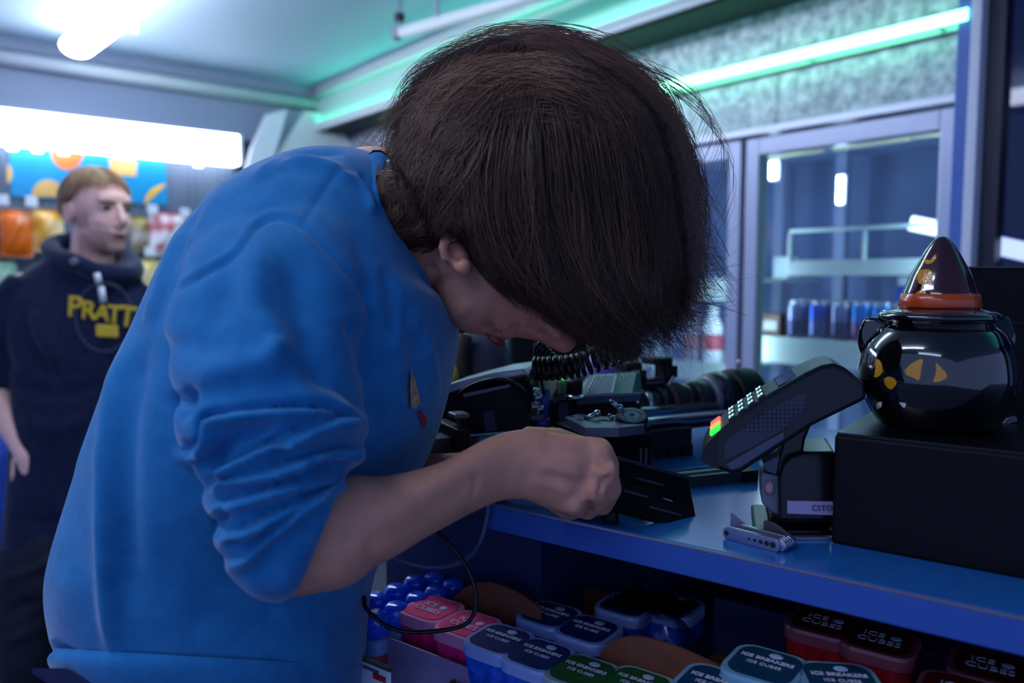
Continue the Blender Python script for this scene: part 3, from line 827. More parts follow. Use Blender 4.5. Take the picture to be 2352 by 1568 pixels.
# ------------------------------------------------------------------ the man bent over the counter
def fabric_mat(name, c, c2, bscale=900):
    return mat(name, c, 0.85, spec=0.15, col2=c2, scale=60, bump=0.25, bscale=bscale, sheen=0.35)
M_shirt = fabric_mat('blue_fleece', rgb(34, 114, 172), rgb(46, 128, 186))
M_skin = mat('skin', rgb(216, 150, 126), 0.5, spec=0.3, var=0.09, scale=55, bump=0.12, bscale=420, sss=0.12)
M_hair = None
man = thing('person', 'person in blue sweatshirt bent low over the counter, gripping a black plate', 'person', (P(420, 1400, .8)[0], P(420, 1400, .8)[1], 0.0))

# torso of the sweatshirt (pairs of outline pixels from hem to collar)
tor = [((215, 1660), (800, 1700), .80, .17), ((150, 1560), (822, 1600), .80, .18), ((112, 1470), (838, 1520), .80, .185), ((100, 1335), (858, 1330), .80, .19),
       ((150, 1140), (935, 1150), .79, .19), ((215, 950), (1000, 1010), .785, .19), ((292, 765), (1040, 865), .78, .185), ((368, 600), (1054, 762), .775, .18),
       ((450, 470), (1042, 705), .77, .17), ((560, 387), (1012, 676), .765, .15), ((690, 338), (992, 662), .76, .12), ((800, 336), (975, 655), .755, .09), ((862, 352), (962, 640), .75, .062)]
mbs = MB(); mbs.loft(resample([section(a, b, d, t, 64, 2.15) for a, b, d, t in tor], 60))
# near sleeve: shoulder, upper arm, bunched elbow, cuff
slv = [((505, 470), (800, 400), .70, .07), ((440, 560), (835, 500), .665, .085), ((402, 660), (852, 610), .64, .085), ((374, 735), (853, 700), .628, .082), ((378, 768), (850, 735), .623, .081), ((392, 800), (846, 770), .619, .080),
       ((386, 850), (840, 825), .613, .080), ((398, 890), (834, 868), .609, .078), ((414, 918), (832, 895), .606, .077), ((398, 948), (836, 925), .604, .078), ((402, 998), (843, 965), .601, .078), ((420, 1032), (846, 1000), .599, .076),
       ((452, 1020), (834, 1018), .598, .071), ((444, 1062), (842, 1040), .596, .074), ((452, 1096), (836, 1062), .594, .073), ((474, 1116), (816, 1072), .592, .069), ((462, 1146), (808, 1078), .591, .071), ((480, 1184), (802, 1082), .590, .070),
       ((504, 1204), (799, 1084), .589, .066), ((488, 1232), (798, 1084), .588, .068), ((500, 1266), (797, 1084), .587, .066), ((522, 1280), (796, 1084), .586, .063), ((514, 1302), (796, 1084), .586, .064), ((536, 1334), (796, 1084), .586, .061),
       ((590, 1374), (796, 1084), .586, .058), ((645, 1386), (797, 1084), .588, .054), ((688, 1352), (796, 1086), .592, .050)]
mbs.loft(resample([section(a, b, d, t, 56, 2.2) for a, b, d, t in slv], 110))
# far sleeve, out of sight behind the torso
far = [((640, 520), (960, 560), .88, .07), ((660, 700), (940, 740), .93, .07), ((700, 900), (930, 900), .94, .065), ((740, 1020), (930, 980), .93, .06), ((820, 1090), (960, 1000), .90, .05), ((900, 1120), (985, 1010), .88, .045)]
mbs.loft(resample([section(a, b, d, t, 40) for a, b, d, t in far], 30))
V, Fq = remesh(mbs, 0.0030, smooth=4)
strokes = [
    # armhole seam and shoulder seam
    ([(398, 668), (470, 628), (548, 582), (590, 520), (640, 500), (700, 522), (770, 590), (840, 680), (862, 760)], 7, -.0035, 's'),
    ([(400, 655), (470, 614), (542, 568), (584, 508), (640, 487), (706, 510), (778, 580), (850, 668)], 6, .0016, 's'),
    ([(690, 525), (722, 470), (775, 396)], 5, -.0022, 's'),
    # back ridge and torso folds
    ([(318, 745), (270, 880), (246, 1050), (243, 1230), (252, 1400), (275, 1560)], 22, .010),
    ([(345, 745), (300, 900), (285, 1050), (290, 1250), (310, 1450)], 32, -.008),
    ([(200, 1050), (170, 1200), (160, 1350)], 40, -.004),
    ([(425, 500), (390, 590), (362, 680), (330, 760)], 12, .005),
    ([(470, 440), (420, 540), (385, 640)], 14, -.004),
    ([(560, 420), (660, 372), (760, 385), (820, 420)], 12, .006),
    ([(600, 400), (700, 352), (800, 352)], 8, -.004),
    ([(790, 392), (840, 440), (862, 500)], 10, .005), ([(820, 392), (858, 440), (872, 500)], 8, -.004),
    ([(770, 395), (800, 400), (850, 470)], 7, -.003),
    # long soft folds down the upper sleeve
    ([(610, 520), (590, 640), (600, 720), (640, 800), (590, 880)], 38, .010),
    ([(680, 560), (690, 700), (720, 820), (760, 900)], 40, -.007),
    ([(520, 640), (470, 740), (440, 830)], 40, -.004),
    ([(420, 880), (520, 850), (620, 820), (640, 770)], 30, .006),
    ([(640, 880), (730, 920), (800, 960), (836, 1010)], 26, .007),
    ([(700, 860), (790, 900), (838, 950)], 12, -.005),
    ([(790, 720), (830, 800), (838, 880)], 18, -.006),
    # bunched folds around the elbow
    ([(390, 900), (420, 925), (440, 905), (425, 940), (405, 970)], 12, -.008),
    ([(402, 1010), (440, 1030), (462, 1010), (470, 960), (540, 945), (650, 935), (760, 948), (835, 1000)], 22, .014, 'f'),
    ([(470, 1015), (468, 970), (474, 950)], 9, -.010),
    ([(640, 978), (560, 1000), (500, 1040), (455, 1075)], 16, -.011),
    ([(450, 1095), (520, 1062), (600, 1030), (690, 985), (780, 962), (830, 975)], 20, .014, 'f'),
    ([(472, 1120), (520, 1100), (620, 1070), (720, 1040), (800, 1030), (838, 1045)], 18, .014, 'f'),
    ([(500, 1060), (495, 1085), (470, 1110)], 9, -.008),
    ([(470, 1160), (540, 1140), (640, 1110), (730, 1085), (800, 1072)], 18, .014, 'f'),
    ([(525, 1145), (515, 1180), (495, 1210)], 9, -.008),
    ([(490, 1235), (560, 1205), (650, 1160), (740, 1118), (795, 1092)], 17, .014, 'f'),
    ([(512, 1290), (560, 1270), (620, 1215), (690, 1160), (770, 1105)], 14, .012, 'f'),
    ([(520, 1250), (545, 1240), (560, 1222)], 8, -.008),
    ([(740, 1068), (780, 1060), (800, 1062)], 8, -.008), ([(690, 1066), (745, 1070), (790, 1075)], 9, -.006),
    # chest drape under the chin
    ([(955, 690), (985, 800), (1005, 930)], 12, .004), ([(905, 720), (915, 850), (920, 960)], 16, .004), ([(880, 600), (900, 700), (905, 780)], 14, -.004),
    ([(975, 700), (970, 760), (955, 830)], 14, -.003), ([(930, 690), (945, 800), (960, 900)], 10, -.003),
    # waistband
    ([(112, 1478), (150, 1500), (185, 1520), (230, 1580)], 12, -.008), ([(180, 1490), (215, 1560), (235, 1620)], 12, .004),
    ([(560, 1330), (620, 1352), (690, 1320)], 30, .003), ([(400, 1400), (560, 1450), (760, 1430)], 60, -.004), ([(620, 1400), (700, 1480), (760, 1568)], 50, .004),
]
V = sculpt(V, Fq, strokes)
V = lap(V, Fq, 2, .4)
sw = mesh_np('sweatshirt', V, Fq, M_shirt, man)
sw['label'] = 'light blue fleece sweatshirt with pushed-up sleeves'
# collar band
col_pts = [P(868, 372, .712), P(868, 440, .682), P(884, 520, .68), P(915, 590, .69), P(955, 640, .715), P(968, 655, .75), P(960, 640, .79), P(930, 560, .82), P(890, 450, .82), P(866, 372, .79)]
cp = smooth_path(np.array(col_pts + [col_pts[0]]), 60)
MB().tube(cp, .011, 10, cap=False).build('collar', M_shirt, sw, smooth=True)
# little chest emblem: tan triangle with a red bow
eo = lambda x, y: P(x, y, .655)
em = MB()
def surf_pt(px, py, V=V, lift=.0015):
    pr = project(V); d = np.hypot(pr[:, 0] - px, pr[:, 1] - py); I = np.where(d < 9)[0]
    i = I[np.argmin(pr[I, 2])] if len(I) else np.argmin(d)
    return P(px, py, pr[i, 2] - lift)
def patch(poly, name, m, parent, lift=.0015):
    c = np.mean(poly, 0); k = len(poly)
    pts = [surf_pt(c[0], c[1], lift=lift)] + [surf_pt(x, y, lift=lift) for x, y in poly]
    Vp = np.array(pts); n = nrm(CAM - Vp[0]); Vb = Vp - n * .0012
    Fc = [(0, 1 + (i + 1) % k, 1 + i) for i in range(k)] + [(i + 1, (i + 1) % k + 1, k + 1 + (i + 1) % k + 1, k + 1 + i + 1) for i in range(k)]
    return MB().add(np.vstack([Vp, Vb]), Fc).build(name, m, parent)
patch([(945, 848), (953, 870), (962, 905), (966, 925), (954, 938), (944, 935), (942, 890)], 'emblem', mat('emblem_tan', rgb(180, 150, 120), .7, var=.4, scale=120), sw)
patch([(966, 938), (972, 950), (979, 962), (980, 972), (974, 984), (970, 966), (964, 955)], 'emblem_bow', mat('emblem_red', rgb(190, 20, 50), .6), sw)
# hem ribbing
hem = resample([section((128, 1488), (838, 1530), .80, .188, 72, 2.15), section((108, 1520), (836, 1560), .80, .192, 72, 2.15), section((150, 1580), (826, 1620), .80, .188, 72, 2.15), section((215, 1640), (812, 1670), .80, .178, 72, 2.15)], 12)
MB().loft(hem, cap=False).build('hem_band', M_shirt, sw, smooth=True)
# ------------------------------------------------------------------ skin of the bent man: head, neck, arms, hands in one mesh
sk = MB()
DH = .745
head_poly = [(945, 540), (962, 640), (1006, 668), (1018, 708), (1040, 742), (1062, 762), (1090, 768), (1118, 770), (1132, 779), (1147, 788), (1160, 786), (1166, 776), (1182, 773), (1205, 778), (1235, 782),
             (1265, 798), (1296, 814), (1314, 808), (1326, 786), (1360, 772), (1420, 730), (1480, 620), (1500, 480), (1450, 300), (1330, 190), (1180, 165), (1060, 215), (975, 330), (935, 450)]
HC_ = np.array([1225.0, 480.0])
def pf(a):      # narrower towards the nose and lips, full at the jaw and skull
    d = abs((a - 73 + 180) % 360 - 180); e = abs((a - 102 + 180) % 360 - 180)
    return 2.4 - 1.25 * math.exp(-(d / 9) ** 2) - .7 * math.exp(-(e / 9) ** 2)
inflated(sk, head_poly, HC_, DH, .078, 120, 40, pfun=pf)
# neck into the collar
nk = [((800, 400), (905, 640), .76, .055), ((880, 420), (940, 645), .755, .056), ((960, 400), (985, 655), .75, .056), ((1040, 380), (1050, 680), .745, .058)]
sk.loft(resample([section(a, b, d, t, 36) for a, b, d, t in nk], 16))
# ear: shell with a raised rim
ec = P(1046, 585, .672); ev = nrm(CAM - ec)
eax = (nrm(P(1062, 622, .66) - P(1022, 545, .668)),); eb = nrm(np.cross(ev, eax[0]))
sk.ball(ec + ev * -.004, (eax[0], eb, ev), (.020, .011, .008), 20, 12)
rim = [P(1020, 548, .666), P(1026, 536, .664), P(1042, 540, .661), P(1058, 560, .660)]
sk.tube(smooth_path(np.array([P(1024, 600, .668), P(1018, 570, .664), P(1022, 548, .662), P(1036, 538, .661), P(1052, 548, .662)]), 14), .0045, 8)
sk.ball(P(1064, 612, .664), np.eye(3), (.008, .008, .008), 14, 10)
# forearm
fa = [((745, 1130), (640, 1330), .590, .040), ((795, 1092), (700, 1345), .594, .040), ((870, 1094), (800, 1322), .604, .039), ((940, 1082), (890, 1288), .616, .037), ((1010, 1062), (970, 1240), .632, .034),
      ((1065, 1034), (1045, 1198), .648, .030), ((1110, 1010), (1105, 1168), .662, .026), ((1160, 992), (1160, 1148), .674, .023), ((1215, 985), (1212, 1150), .684, .023), ((1275, 993), (1255, 1168), .690, .024),
      ((1330, 1001), (1298, 1180), .694, .023), ((1368, 1008), (1330, 1172), .698, .018)]
sk.loft(resample([section(a, b, d, t, 36, 2.25) for a, b, d, t in fa], 40))
# knuckles and curled fingers (index on top)
def fin(pts, rads): capsule(sk, [P(*p) for p in pts], rads)
fin([(1320, 1035, .700), (1376, 1036, .694), (1396, 1068, .712), (1398, 1120, .736), (1350, 1138, .750), (1300, 1120, .752)], [.0115, .0125, .0108, .0098, .0088, .0078])
fin([(1320, 1075, .696), (1386, 1082, .688), (1402, 1122, .706), (1384, 1160, .730), (1335, 1160, .744), (1290, 1140, .746)], [.0115, .0125, .0106, .0098, .0088, .0078])
fin([(1300, 1115, .693), (1364, 1126, .684), (1374, 1152, .700), (1350, 1172, .722), (1305, 1160, .734), (1270, 1140, .736)], [.0110, .0112, .0096, .0090, .0082, .0074])
fin([(1270, 1140, .690), (1316, 1156, .682), (1324, 1168, .694), (1306, 1176, .712), (1275, 1160, .724), (1250, 1140, .726)], [.0105, .0104, .0086, .0080, .0074, .0068])
fin([(1215, 1020, .700), (1280, 1012, .726), (1345, 1030, .748), (1395, 1060, .760)], [.015, .0125, .0105, .009])
# far forearm and hand behind the near one
fin([(900, 1080, .90), (1010, 1110, .86), (1140, 1090, .80), (1230, 1080, .79)], [.038, .033, .025, .026])
for k, dy in enumerate((-26, -9, 8, 24)):
    fin([(1225, 1080 + dy, .792), (1300, 1078 + dy, .790), (1345, 1090 + dy, .778)], [.010, .009, .008])
fin([(1225, 1060, .785), (1290, 1052, .77), (1335, 1060, .765)], [.011, .010, .009])
# body core that joins everything under the clothes
capsule(sk, [P(860, 480, .76), P(640, 700, .78), P(500, 1100, .80), P(470, 1500, .80)], [.06, .09, .09, .10])
capsule(sk, [P(640, 560, .70), P(600, 900, .61), P(640, 1250, .59), P(760, 1230, .592)], [.04, .042, .040, .040])
capsule(sk, [P(760, 600, .86), P(800, 850, .93), P(850, 1040, .92), P(930, 1085, .89)], [.04, .04, .036, .034])
sk_V, sk_F = remesh(sk, .0024, smooth=5)
skin_strokes = [
    # ear hollow, jaw line, mouth, nostril, cheek
    ([(1036, 560), (1046, 585), (1056, 600)], 7, -.004), ([(1020, 640), (1040, 690), (1075, 730)], 22, .003), ([(1128, 770), (1140, 765), (1155, 768)], 5, -.003),
    ([(1112, 762), (1120, 752), (1135, 748)], 10, -.003), ([(1170, 770), (1180, 755), (1188, 742)], 8, -.003), ([(1236, 776), (1246, 766), (1262, 764)], 8, -.005), ([(1250, 748), (1275, 760), (1290, 775)], 14, .004),
    ([(1215, 765), (1224, 745), (1222, 728)], 9, -.003), ([(985, 600), (1000, 640), (1005, 668)], 12, -.004),
    # hand: knuckle valleys, creases, tendons, wrist
    ([(1408, 1062), (1390, 1066), (1368, 1064)], 9, -.0035), ([(1410, 1092), (1388, 1104), (1372, 1112)], 7, -.004), ([(1392, 1110), (1378, 1128), (1384, 1150)], 6, -.0035), ([(1348, 1150), (1356, 1164), (1352, 1178)], 6, -.0035),
    ([(1230, 1030), (1300, 1040), (1360, 1050)], 14, -.0015), ([(1220, 1060), (1290, 1080), (1350, 1096)], 12, .0014), ([(1210, 1100), (1270, 1118), (1320, 1136)], 12, .0014), ([(1240, 1085), (1300, 1102), (1345, 1118)], 10, -.0014),
    ([(1300, 1010), (1345, 1012), (1380, 1022)], 10, .0015), ([(1350, 1008), (1366, 1012)], 6, .001),
    ([(1060, 1160), (1090, 1120), (1095, 1080)], 10, -.0015), ([(1040, 1190), (1070, 1150), (1080, 1110)], 9, .0012), ([(1000, 1200), (1060, 1150), (1120, 1120)], 16, .0018), ([(860, 1130), (940, 1130), (1030, 1100)], 26, .002), ([(830, 1250), (920, 1220), (1000, 1180)], 26, -.0018),
    ([(1200, 985), (1225, 988), (1260, 992)], 10, .002),
]
sk_V = sculpt(sk_V, sk_F, skin_strokes)
sk_V = lap(sk_V, sk_F, 1, .4)
body = mesh_np('body', sk_V, sk_F, M_skin, man)
# lips
lp = MB(); lp.tube(smooth_path(np.array([P(1118, 768, .722), P(1134, 779, .712), P(1150, 786, .722), P(1158, 788, .745)]), 12), np.array([.001, .0018, .0022, .0026, .003, .0032, .0034, .0034, .0032, .003, .0026, .0018]), 8)
lips = lp.build('lips', mat('lip_red', rgb(120, 46, 50), .5), body, smooth=True)
# closed eyelid and brow under the fringe
br = MB(); br.tube(smooth_path(np.array([P(1300, 700, .682), P(1330, 720, .690), P(1345, 750, .705)]), 10), .003, 6); br.build('eyebrow', mat('brow_brown', rgb(40, 26, 22), .6), body, smooth=True)
ey = MB(); ey.ball(P(1300, 728, .705), np.eye(3), (.010, .008, .008), 16, 10); ey.build('eyelid', M_skin, body, smooth=True)

# ------------------------------------------------------------------ hair of the bent man
def hair_mat(name, c1, c2, rough=.38):
    m = mat(name, c1, rough, spec=.45); nt = m.node_tree; b = nt.nodes['Principled BSDF']
    at = nt.nodes.new('ShaderNodeAttribute'); at.attribute_name = 'strand'; at.attribute_type = 'GEOMETRY'
    mx = nt.nodes.new('ShaderNodeMix'); mx.data_type = 'RGBA'
    mx.inputs[6].default_value = (*c1, 1); mx.inputs[7].default_value = (*c2, 1)
    nt.links.new(at.outputs['Fac'], mx.inputs[0]); nt.links.new(mx.outputs[2], b.inputs['Base Color'])
    return m
M_hair = hair_mat('dark_brown_hair', rgb(15, 13, 20), rgb(165, 118, 92))
hair_poly = [(850, 372), (882, 345), (905, 330), (925, 262), (960, 205), (1010, 165), (1080, 128), (1180, 118), (1290, 122), (1365, 145), (1430, 195), (1490, 250), (1522, 330), (1545, 420), (1556, 500),
             (1572, 600), (1566, 690), (1540, 752), (1480, 796), (1410, 812), (1350, 806), (1298, 775), (1245, 742), (1190, 715), (1140, 680), (1100, 640), (1072, 600), (1040, 560), (1010, 575), (965, 572), (915, 545), (872, 490), (848, 430)]
hc = np.array([1210.0, 440.0]); hR = polar_radius(hair_poly, hc); TH = .104
def hpow(a):     # the fringe and side hair hang down in front of the face, so they stay thick to their lower edge
    d = np.abs((np.asarray(a) - 92 + 180) % 360 - 180)
    return 2.1 + 8.0 / (1 + np.exp((d - 52) / 7))
def hair_pt(q, s, lift=1.0):
    """pixels -> point on the hair mass; s=1 near side, -1 far side"""
    r, d = rad_at(hR, q, hc); rho = np.clip(d / r, 0, 1.3)
    dq = q - hc; pw = hpow(np.degrees(np.arctan2(dq[..., 1], dq[..., 0])))
    h = np.sqrt(np.clip(1 - rho ** pw, 0, 1))
    dep = .742 - TH * h * s * lift
    R = ray_arr(q)
    return CAM + R * dep[..., None]
def ray_arr(q):
    return FWD + RGT * ((q[..., :1] - 1176.0) / FPX) + UPV * ((784.0 - q[..., 1:2]) / FPX)
hs = MB(); inflated(hs, [tuple(hc + (np.array(p) - hc) * .955) for p in hair_poly], hc, .742, TH * .955, 96, 40, pfun=lambda a: float(hpow(a)))
hV, hF = remesh(hs, .0045, smooth=4)
hair_strokes = []
hrng = np.random.default_rng(5)
guides = [  # each from root to tip, in pixels over the side of the head
    [(1180, 122), (1080, 140), (985, 195), (935, 270), (915, 345), (885, 372)],
    [(1195, 126), (1090, 165), (1000, 225), (950, 310), (930, 390), (868, 392)],
    [(1205, 130), (1100, 195), (1020, 265), (970, 350), (945, 430), (880, 440)],
    [(1210, 132), (1115, 225), (1040, 310), (990, 400), (955, 480), (905, 510)],
    [(1215, 134), (1130, 255), (1060, 350), (1010, 440), (985, 520), (950, 560)],
    [(1220, 134), (1145, 280), (1085, 390), (1045, 480), (1040, 550), (1010, 585)],
    [(1190, 130), (1090, 270), (1050, 400), (1058, 510), (1098, 600), (1168, 674)],
    [(1205, 132), (1120, 280), (1088, 420), (1108, 540), (1162, 632), (1250, 718)],
    [(1215, 130), (1160, 290), (1138, 430), (1162, 560), (1228, 664), (1330, 756)],
    [(1225, 128), (1200, 290), (1194, 440), (1222, 575), (1288, 692), (1390, 794)],
    [(1235, 126), (1250, 285), (1258, 440), (1288, 585), (1348, 708), (1450, 810)],
    [(1245, 124), (1310, 275), (1334, 425), (1358, 570), (1404, 702), (1492, 814)],
    [(1252, 122), (1365, 258), (1410, 400), (1430, 550), (1452, 690), (1530, 798)],
    [(1258, 120), (1405, 220), (1490, 345), (1518, 500), (1515, 640), (1562, 752)],
    [(1250, 118), (1395, 180), (1502, 295), (1545, 445), (1558, 600), (1590, 700)],
    [(1240, 116), (1375, 150), (1492, 245), (1552, 400), (1582, 560), (1610, 660)],
    [(1225, 114), (1325, 118), (1442, 190), (1527, 312), (1568, 462), (1598, 590)],
    [(1205, 114), (1285, 108), (1392, 146), (1482, 233), (1538, 342), (1570, 450)],
    # locks swept back over the crown
    [(1400, 165), (1290, 120), (1165, 114), (1060, 142), (980, 200), (930, 285)],
    [(1410, 200), (1290, 150), (1165, 145), (1062, 180), (985, 248), (938, 335)],
    [(1400, 235), (1280, 190), (1160, 188), (1062, 230), (990, 305), (945, 395)],
    [(1380, 270), (1270, 230), (1160, 235), (1070, 285), (1000, 365), (960, 450)],
]
G = np.array([smooth_path(np.array(g, float), 22) for g in guides])
def strands(n, lo, hi, spread, lift0, lift1, seed, curl=6., far=.25, tmin=.55, rmin=.00022, rmax=.00042, clump=0.35, wave=14., bright=.34, nlock=0):
    rg = np.random.default_rng(seed)
    nc = nlock or max(8, n // 22); cu = rg.uniform(lo, hi, nc); cofs = rg.normal(0, spread, (nc, 2)); cph = rg.uniform(0, 6.28, nc); cs0 = rg.uniform(0, .6 if nlock else .45, nc); csd = rg.random(nc)
    ci = rg.integers(0, nc, n)
    u = np.clip(cu[ci] + rg.normal(0, .16, n), lo, hi - 1e-3); i = u.astype(int); f = (u - i)[:, None, None]
    C = G[i] * (1 - f) + G[np.minimum(i + 1, len(G) - 1)] * f
    ts = cs0[ci] * rg.uniform(.3, 1, n); wv = rg.normal(0, 1, (nc, 4)); te = rg.uniform(tmin, 1.0, n); te = np.maximum(te, ts + .3).clip(0, 1.0)
    m = 12; t = np.linspace(0, 1, m)[None] * (te - ts)[:, None] + ts[:, None]
    x = t * 21; k = np.clip(x.astype(int), 0, 20); fr = (x - k)[..., None]
    q = np.take_along_axis(C, k[..., None].repeat(2, 2), 1) * (1 - fr) + np.take_along_axis(C, (k + 1)[..., None].repeat(2, 2), 1) * fr
    tt = np.linspace(0, 1, m)[None, :, None]
    q = q + cofs[ci][:, None] * (1 - .25 * tt) + rg.normal(0, spread * .35, (n, 1, 2)) * (1 - clump * tt)
    L1 = np.linspace(0, 1, m)[None]      # slow waves shared by each lock, so locks cross and part
    q[..., 0] += wave * wv[ci, 0][:, None] * np.sin(L1 * 4.2 + 3 * wv[ci, 1][:, None]) * L1
    q[..., 1] += wave * wv[ci, 2][:, None] * np.sin(L1 * 3.6 + 3 * wv[ci, 3][:, None]) * L1
    ph = cph[ci][:, None] + rg.normal(0, .35, (n, 1))
    w = curl * (np.linspace(0, 1, m)[None] ** 1.5) * np.sin(ph + np.linspace(0, 5.5, m)[None])
    q[..., 0] += w; q[..., 1] += .8 * curl * (np.linspace(0, 1, m)[None] ** 1.5) * np.cos(ph * 1.3 + np.linspace(0, 5.0, m)[None])
    s = np.where(rg.random(n) < far, rg.uniform(-1, .5, n), rg.uniform(.86, 1.0, n))[:, None]
    lf = (rg.uniform(lift0, lift1, nc)[ci] + rg.normal(0, .008, n))[:, None] + .01 * np.sin(ph + np.linspace(0, 4, m)[None])
    C3 = hair_pt(q, s, lf)
    return C3, rg.uniform(rmin, rmax, n), np.clip((csd[ci] * .6 + rg.random(n) * .4) * bright, 0, 1)
H = [strands(9000, 0, 17, 12, .965, 1.05, 1, curl=19, wave=38.), strands(4200, 0, 17, 20, .99, 1.12, 2, curl=16, wave=32.), strands(2400, 18, 20.2, 22, 1.0, 1.13, 9, curl=12, wave=34., tmin=.6, bright=1.25), strands(900, 18, 21, 40, 1.02, 1.15, 19, curl=14, wave=50., tmin=.6, bright=1.1), strands(1100, 0, 6, 12, .98, 1.10, 3, curl=14, far=.5), strands(2600, 1, 17, 26, 1.05, 1.17, 41, curl=12, wave=46., far=.1, tmin=.6, nlock=90, bright=.5), strands(1500, 12, 17, 14, .98, 1.08, 4, curl=15, far=.7, tmin=.85),  # crown locks: lamp highlights painted in as paler strand colour
     strands(260, 0, 17, 24, 1.02, 1.16, 6, curl=22, far=.6, tmin=.9, rmin=.00014, rmax=.00022)]
# curled tips at the fringe and at the nape
def tips(n, pts, spread, ln, dirx, diry, seed, s0=.9):
    rg = np.random.default_rng(seed); base = smooth_path(np.array(pts, float), 60)[rg.integers(0, 60, n)] + rg.normal(0, spread, (n, 2))
    m = 12; t = np.linspace(0, 1, m)[None, :, None]; d = np.stack([rg.normal(dirx, .45, n), rg.normal(diry, .45, n)], 1)
    ll = rg.uniform(.4, 1, n)[:, None, None] * ln; q = base[:, None] + d[:, None] * ll * t
    bend = rg.normal(0, 1, (n, 1, 1)) * ll * .55 * t ** 2; q = q + np.stack([-d[:, 1], d[:, 0]], 1)[:, None] * bend
    s = rg.uniform(-.6, s0, n)[:, None]
    return hair_pt(q, s, np.full((n, 1), 1.01)), rg.uniform(.00018, .00034, n), rg.random(n) * .45
H += [tips(950, [(1545, 540), (1562, 630), (1548, 710), (1505, 765)], 15, 84, .75, .35, 21), tips(700, [(1480, 775), (1420, 775), (1350, 780), (1310, 760)], 12, 58, .45, .55, 22), tips(240, [(1265, 735), (1210, 715), (1150, 680), (1105, 645)], 9, 34, .3, .8, 23, .98),
      tips(420, [(915, 350), (880, 370), (860, 400), (850, 440)], 12, 46, -.5, -.35, 24), tips(260, [(1100, 150), (1200, 130), (1300, 128), (1400, 175)], 10, 40, .3, -.5, 25), tips(160, [(1520, 320), (1545, 420), (1555, 520)], 8, 46, .5, .5, 26)]
C3 = np.concatenate([h[0] for h in H]); RD = np.concatenate([h[1] for h in H]); SV = np.concatenate([h[2] for h in H])
# tuft of curls at the nape, lying over the collar
nape_poly = [(846, 380), (884, 346), (925, 372), (985, 455), (1014, 552), (988, 584), (940, 576), (895, 540), (860, 482), (843, 425)]
nV, nF = None, None
nb = MB(); inflated(nb, [(925 + (x - 925) * .86, 465 + (y - 465) * .9) for x, y in nape_poly], (925, 465), .715, .048, 48, 20, power=2.4); hs_n = remesh(nb, .004, 3)
nr = np.random.default_rng(31); nn = 3400; nR_ = polar_radius(nape_poly, np.array([925., 465.]))
na = nr.uniform(0, 6.28, nn); rr0 = np.sqrt(nr.random(nn)) * .95; Rn0 = np.interp(np.degrees(na) % 360, np.arange(361), np.append(nR_, nR_[0]))
lk = nr.integers(0, 90, nn); lang = nr.normal(2.5, .75, 90); lcur = nr.normal(0, 1.3, 90)
q0n = np.stack([925 + rr0 * Rn0 * np.cos(na), 465 + rr0 * Rn0 * np.sin(na)], -1); cen = nr.integers(0, nn, 90); q0n = q0n[cen][lk] + nr.normal(0, 8, (nn, 2))
tL = np.linspace(-.5, .5, 12)[None]; ag = lang[lk][:, None] + lcur[lk][:, None] * tL * 1.6 + nr.normal(0, .12, (nn, 1)); ll_ = nr.uniform(45, 80, nn)[:, None]
stp = np.stack([np.cos(ag), np.sin(ag)], -1) * (ll_ / 12)[..., None]; qn = q0n[:, None] + np.cumsum(stp, 1) - stp.sum(1, keepdims=True) / 2
dq_ = qn - np.array([925., 465.]); Rn = np.interp(np.degrees(np.arctan2(dq_[..., 1], dq_[..., 0])) % 360, np.arange(361), np.append(nR_, nR_[0])); rho_ = np.clip(np.hypot(dq_[..., 0], dq_[..., 1]) / Rn, 0, 1)
dn_ = .715 - .056 * np.sqrt(np.clip(1 - rho_ ** 2.4, 0, 1)) * (nr.uniform(.92, 1.12, 90)[lk] + nr.normal(0, .01, nn))[:, None]
C3 = np.concatenate([C3, CAM + ray_arr(qn) * dn_[..., None]]); RD = np.concatenate([RD, nr.uniform(.0002, .0004, nn)]); SV = np.concatenate([SV, .55 * nr.random(90)[lk] + .1 * nr.random(nn)])
hF = np.vstack([hF, hs_n[1] + len(hV)]); hV = np.vstack([hV, hs_n[0]])
hair = mesh_np('hair', hV, hF, M_hair, man)
hair['label'] = 'thick dark brown wavy hair falling over the face'
sV, sF_ = strand_mesh(C3, RD)
hst = mesh_np('hair_strands', sV, sF_, M_hair, hair); hst['kind'] = 'stuff'
at = hst.data.attributes.new('strand', 'FLOAT', 'POINT'); at.data.foreach_set('value', np.repeat(SV, C3.shape[1] * 3).astype(np.float32))

# jeans and shoes of the bent man (below the frame)
M_jean = mat('navy_denim', rgb(28, 36, 78), .8, var=.2, scale=90, bump=.2, bscale=900)
g0 = np.array(man.location); hx = P(470, 1568, .80)
jn = MB()
for sy in (-.06, .14):
    capsule(jn, [hx + np.array([0, sy * .6 + .02, .01]), np.array([hx[0] + .02, hx[1] + sy, .52]), np.array([hx[0] - .02, hx[1] + sy, .08])], [.105, .08, .062])
jV, jF = remesh(jn, .008, smooth=4)
mesh_np('jeans', jV, jF, M_jean, man)
for sy in (-.06, .14):
    c = np.array([hx[0] + .05, hx[1] + sy, .045])
    MB().ball(c, np.eye(3), (.14, .05, .045), 24, 12).build('shoe', mat('shoe_black', rgb(25, 25, 30), .5), man, smooth=True)
MB().box(P(172, 1576, .64), (nrm(P(230, 1600, .64) - P(140, 1545, .64)), Z, RGT), (.05, .006, .03)).build('belt_loop', M_jean, man, bevel=.002)
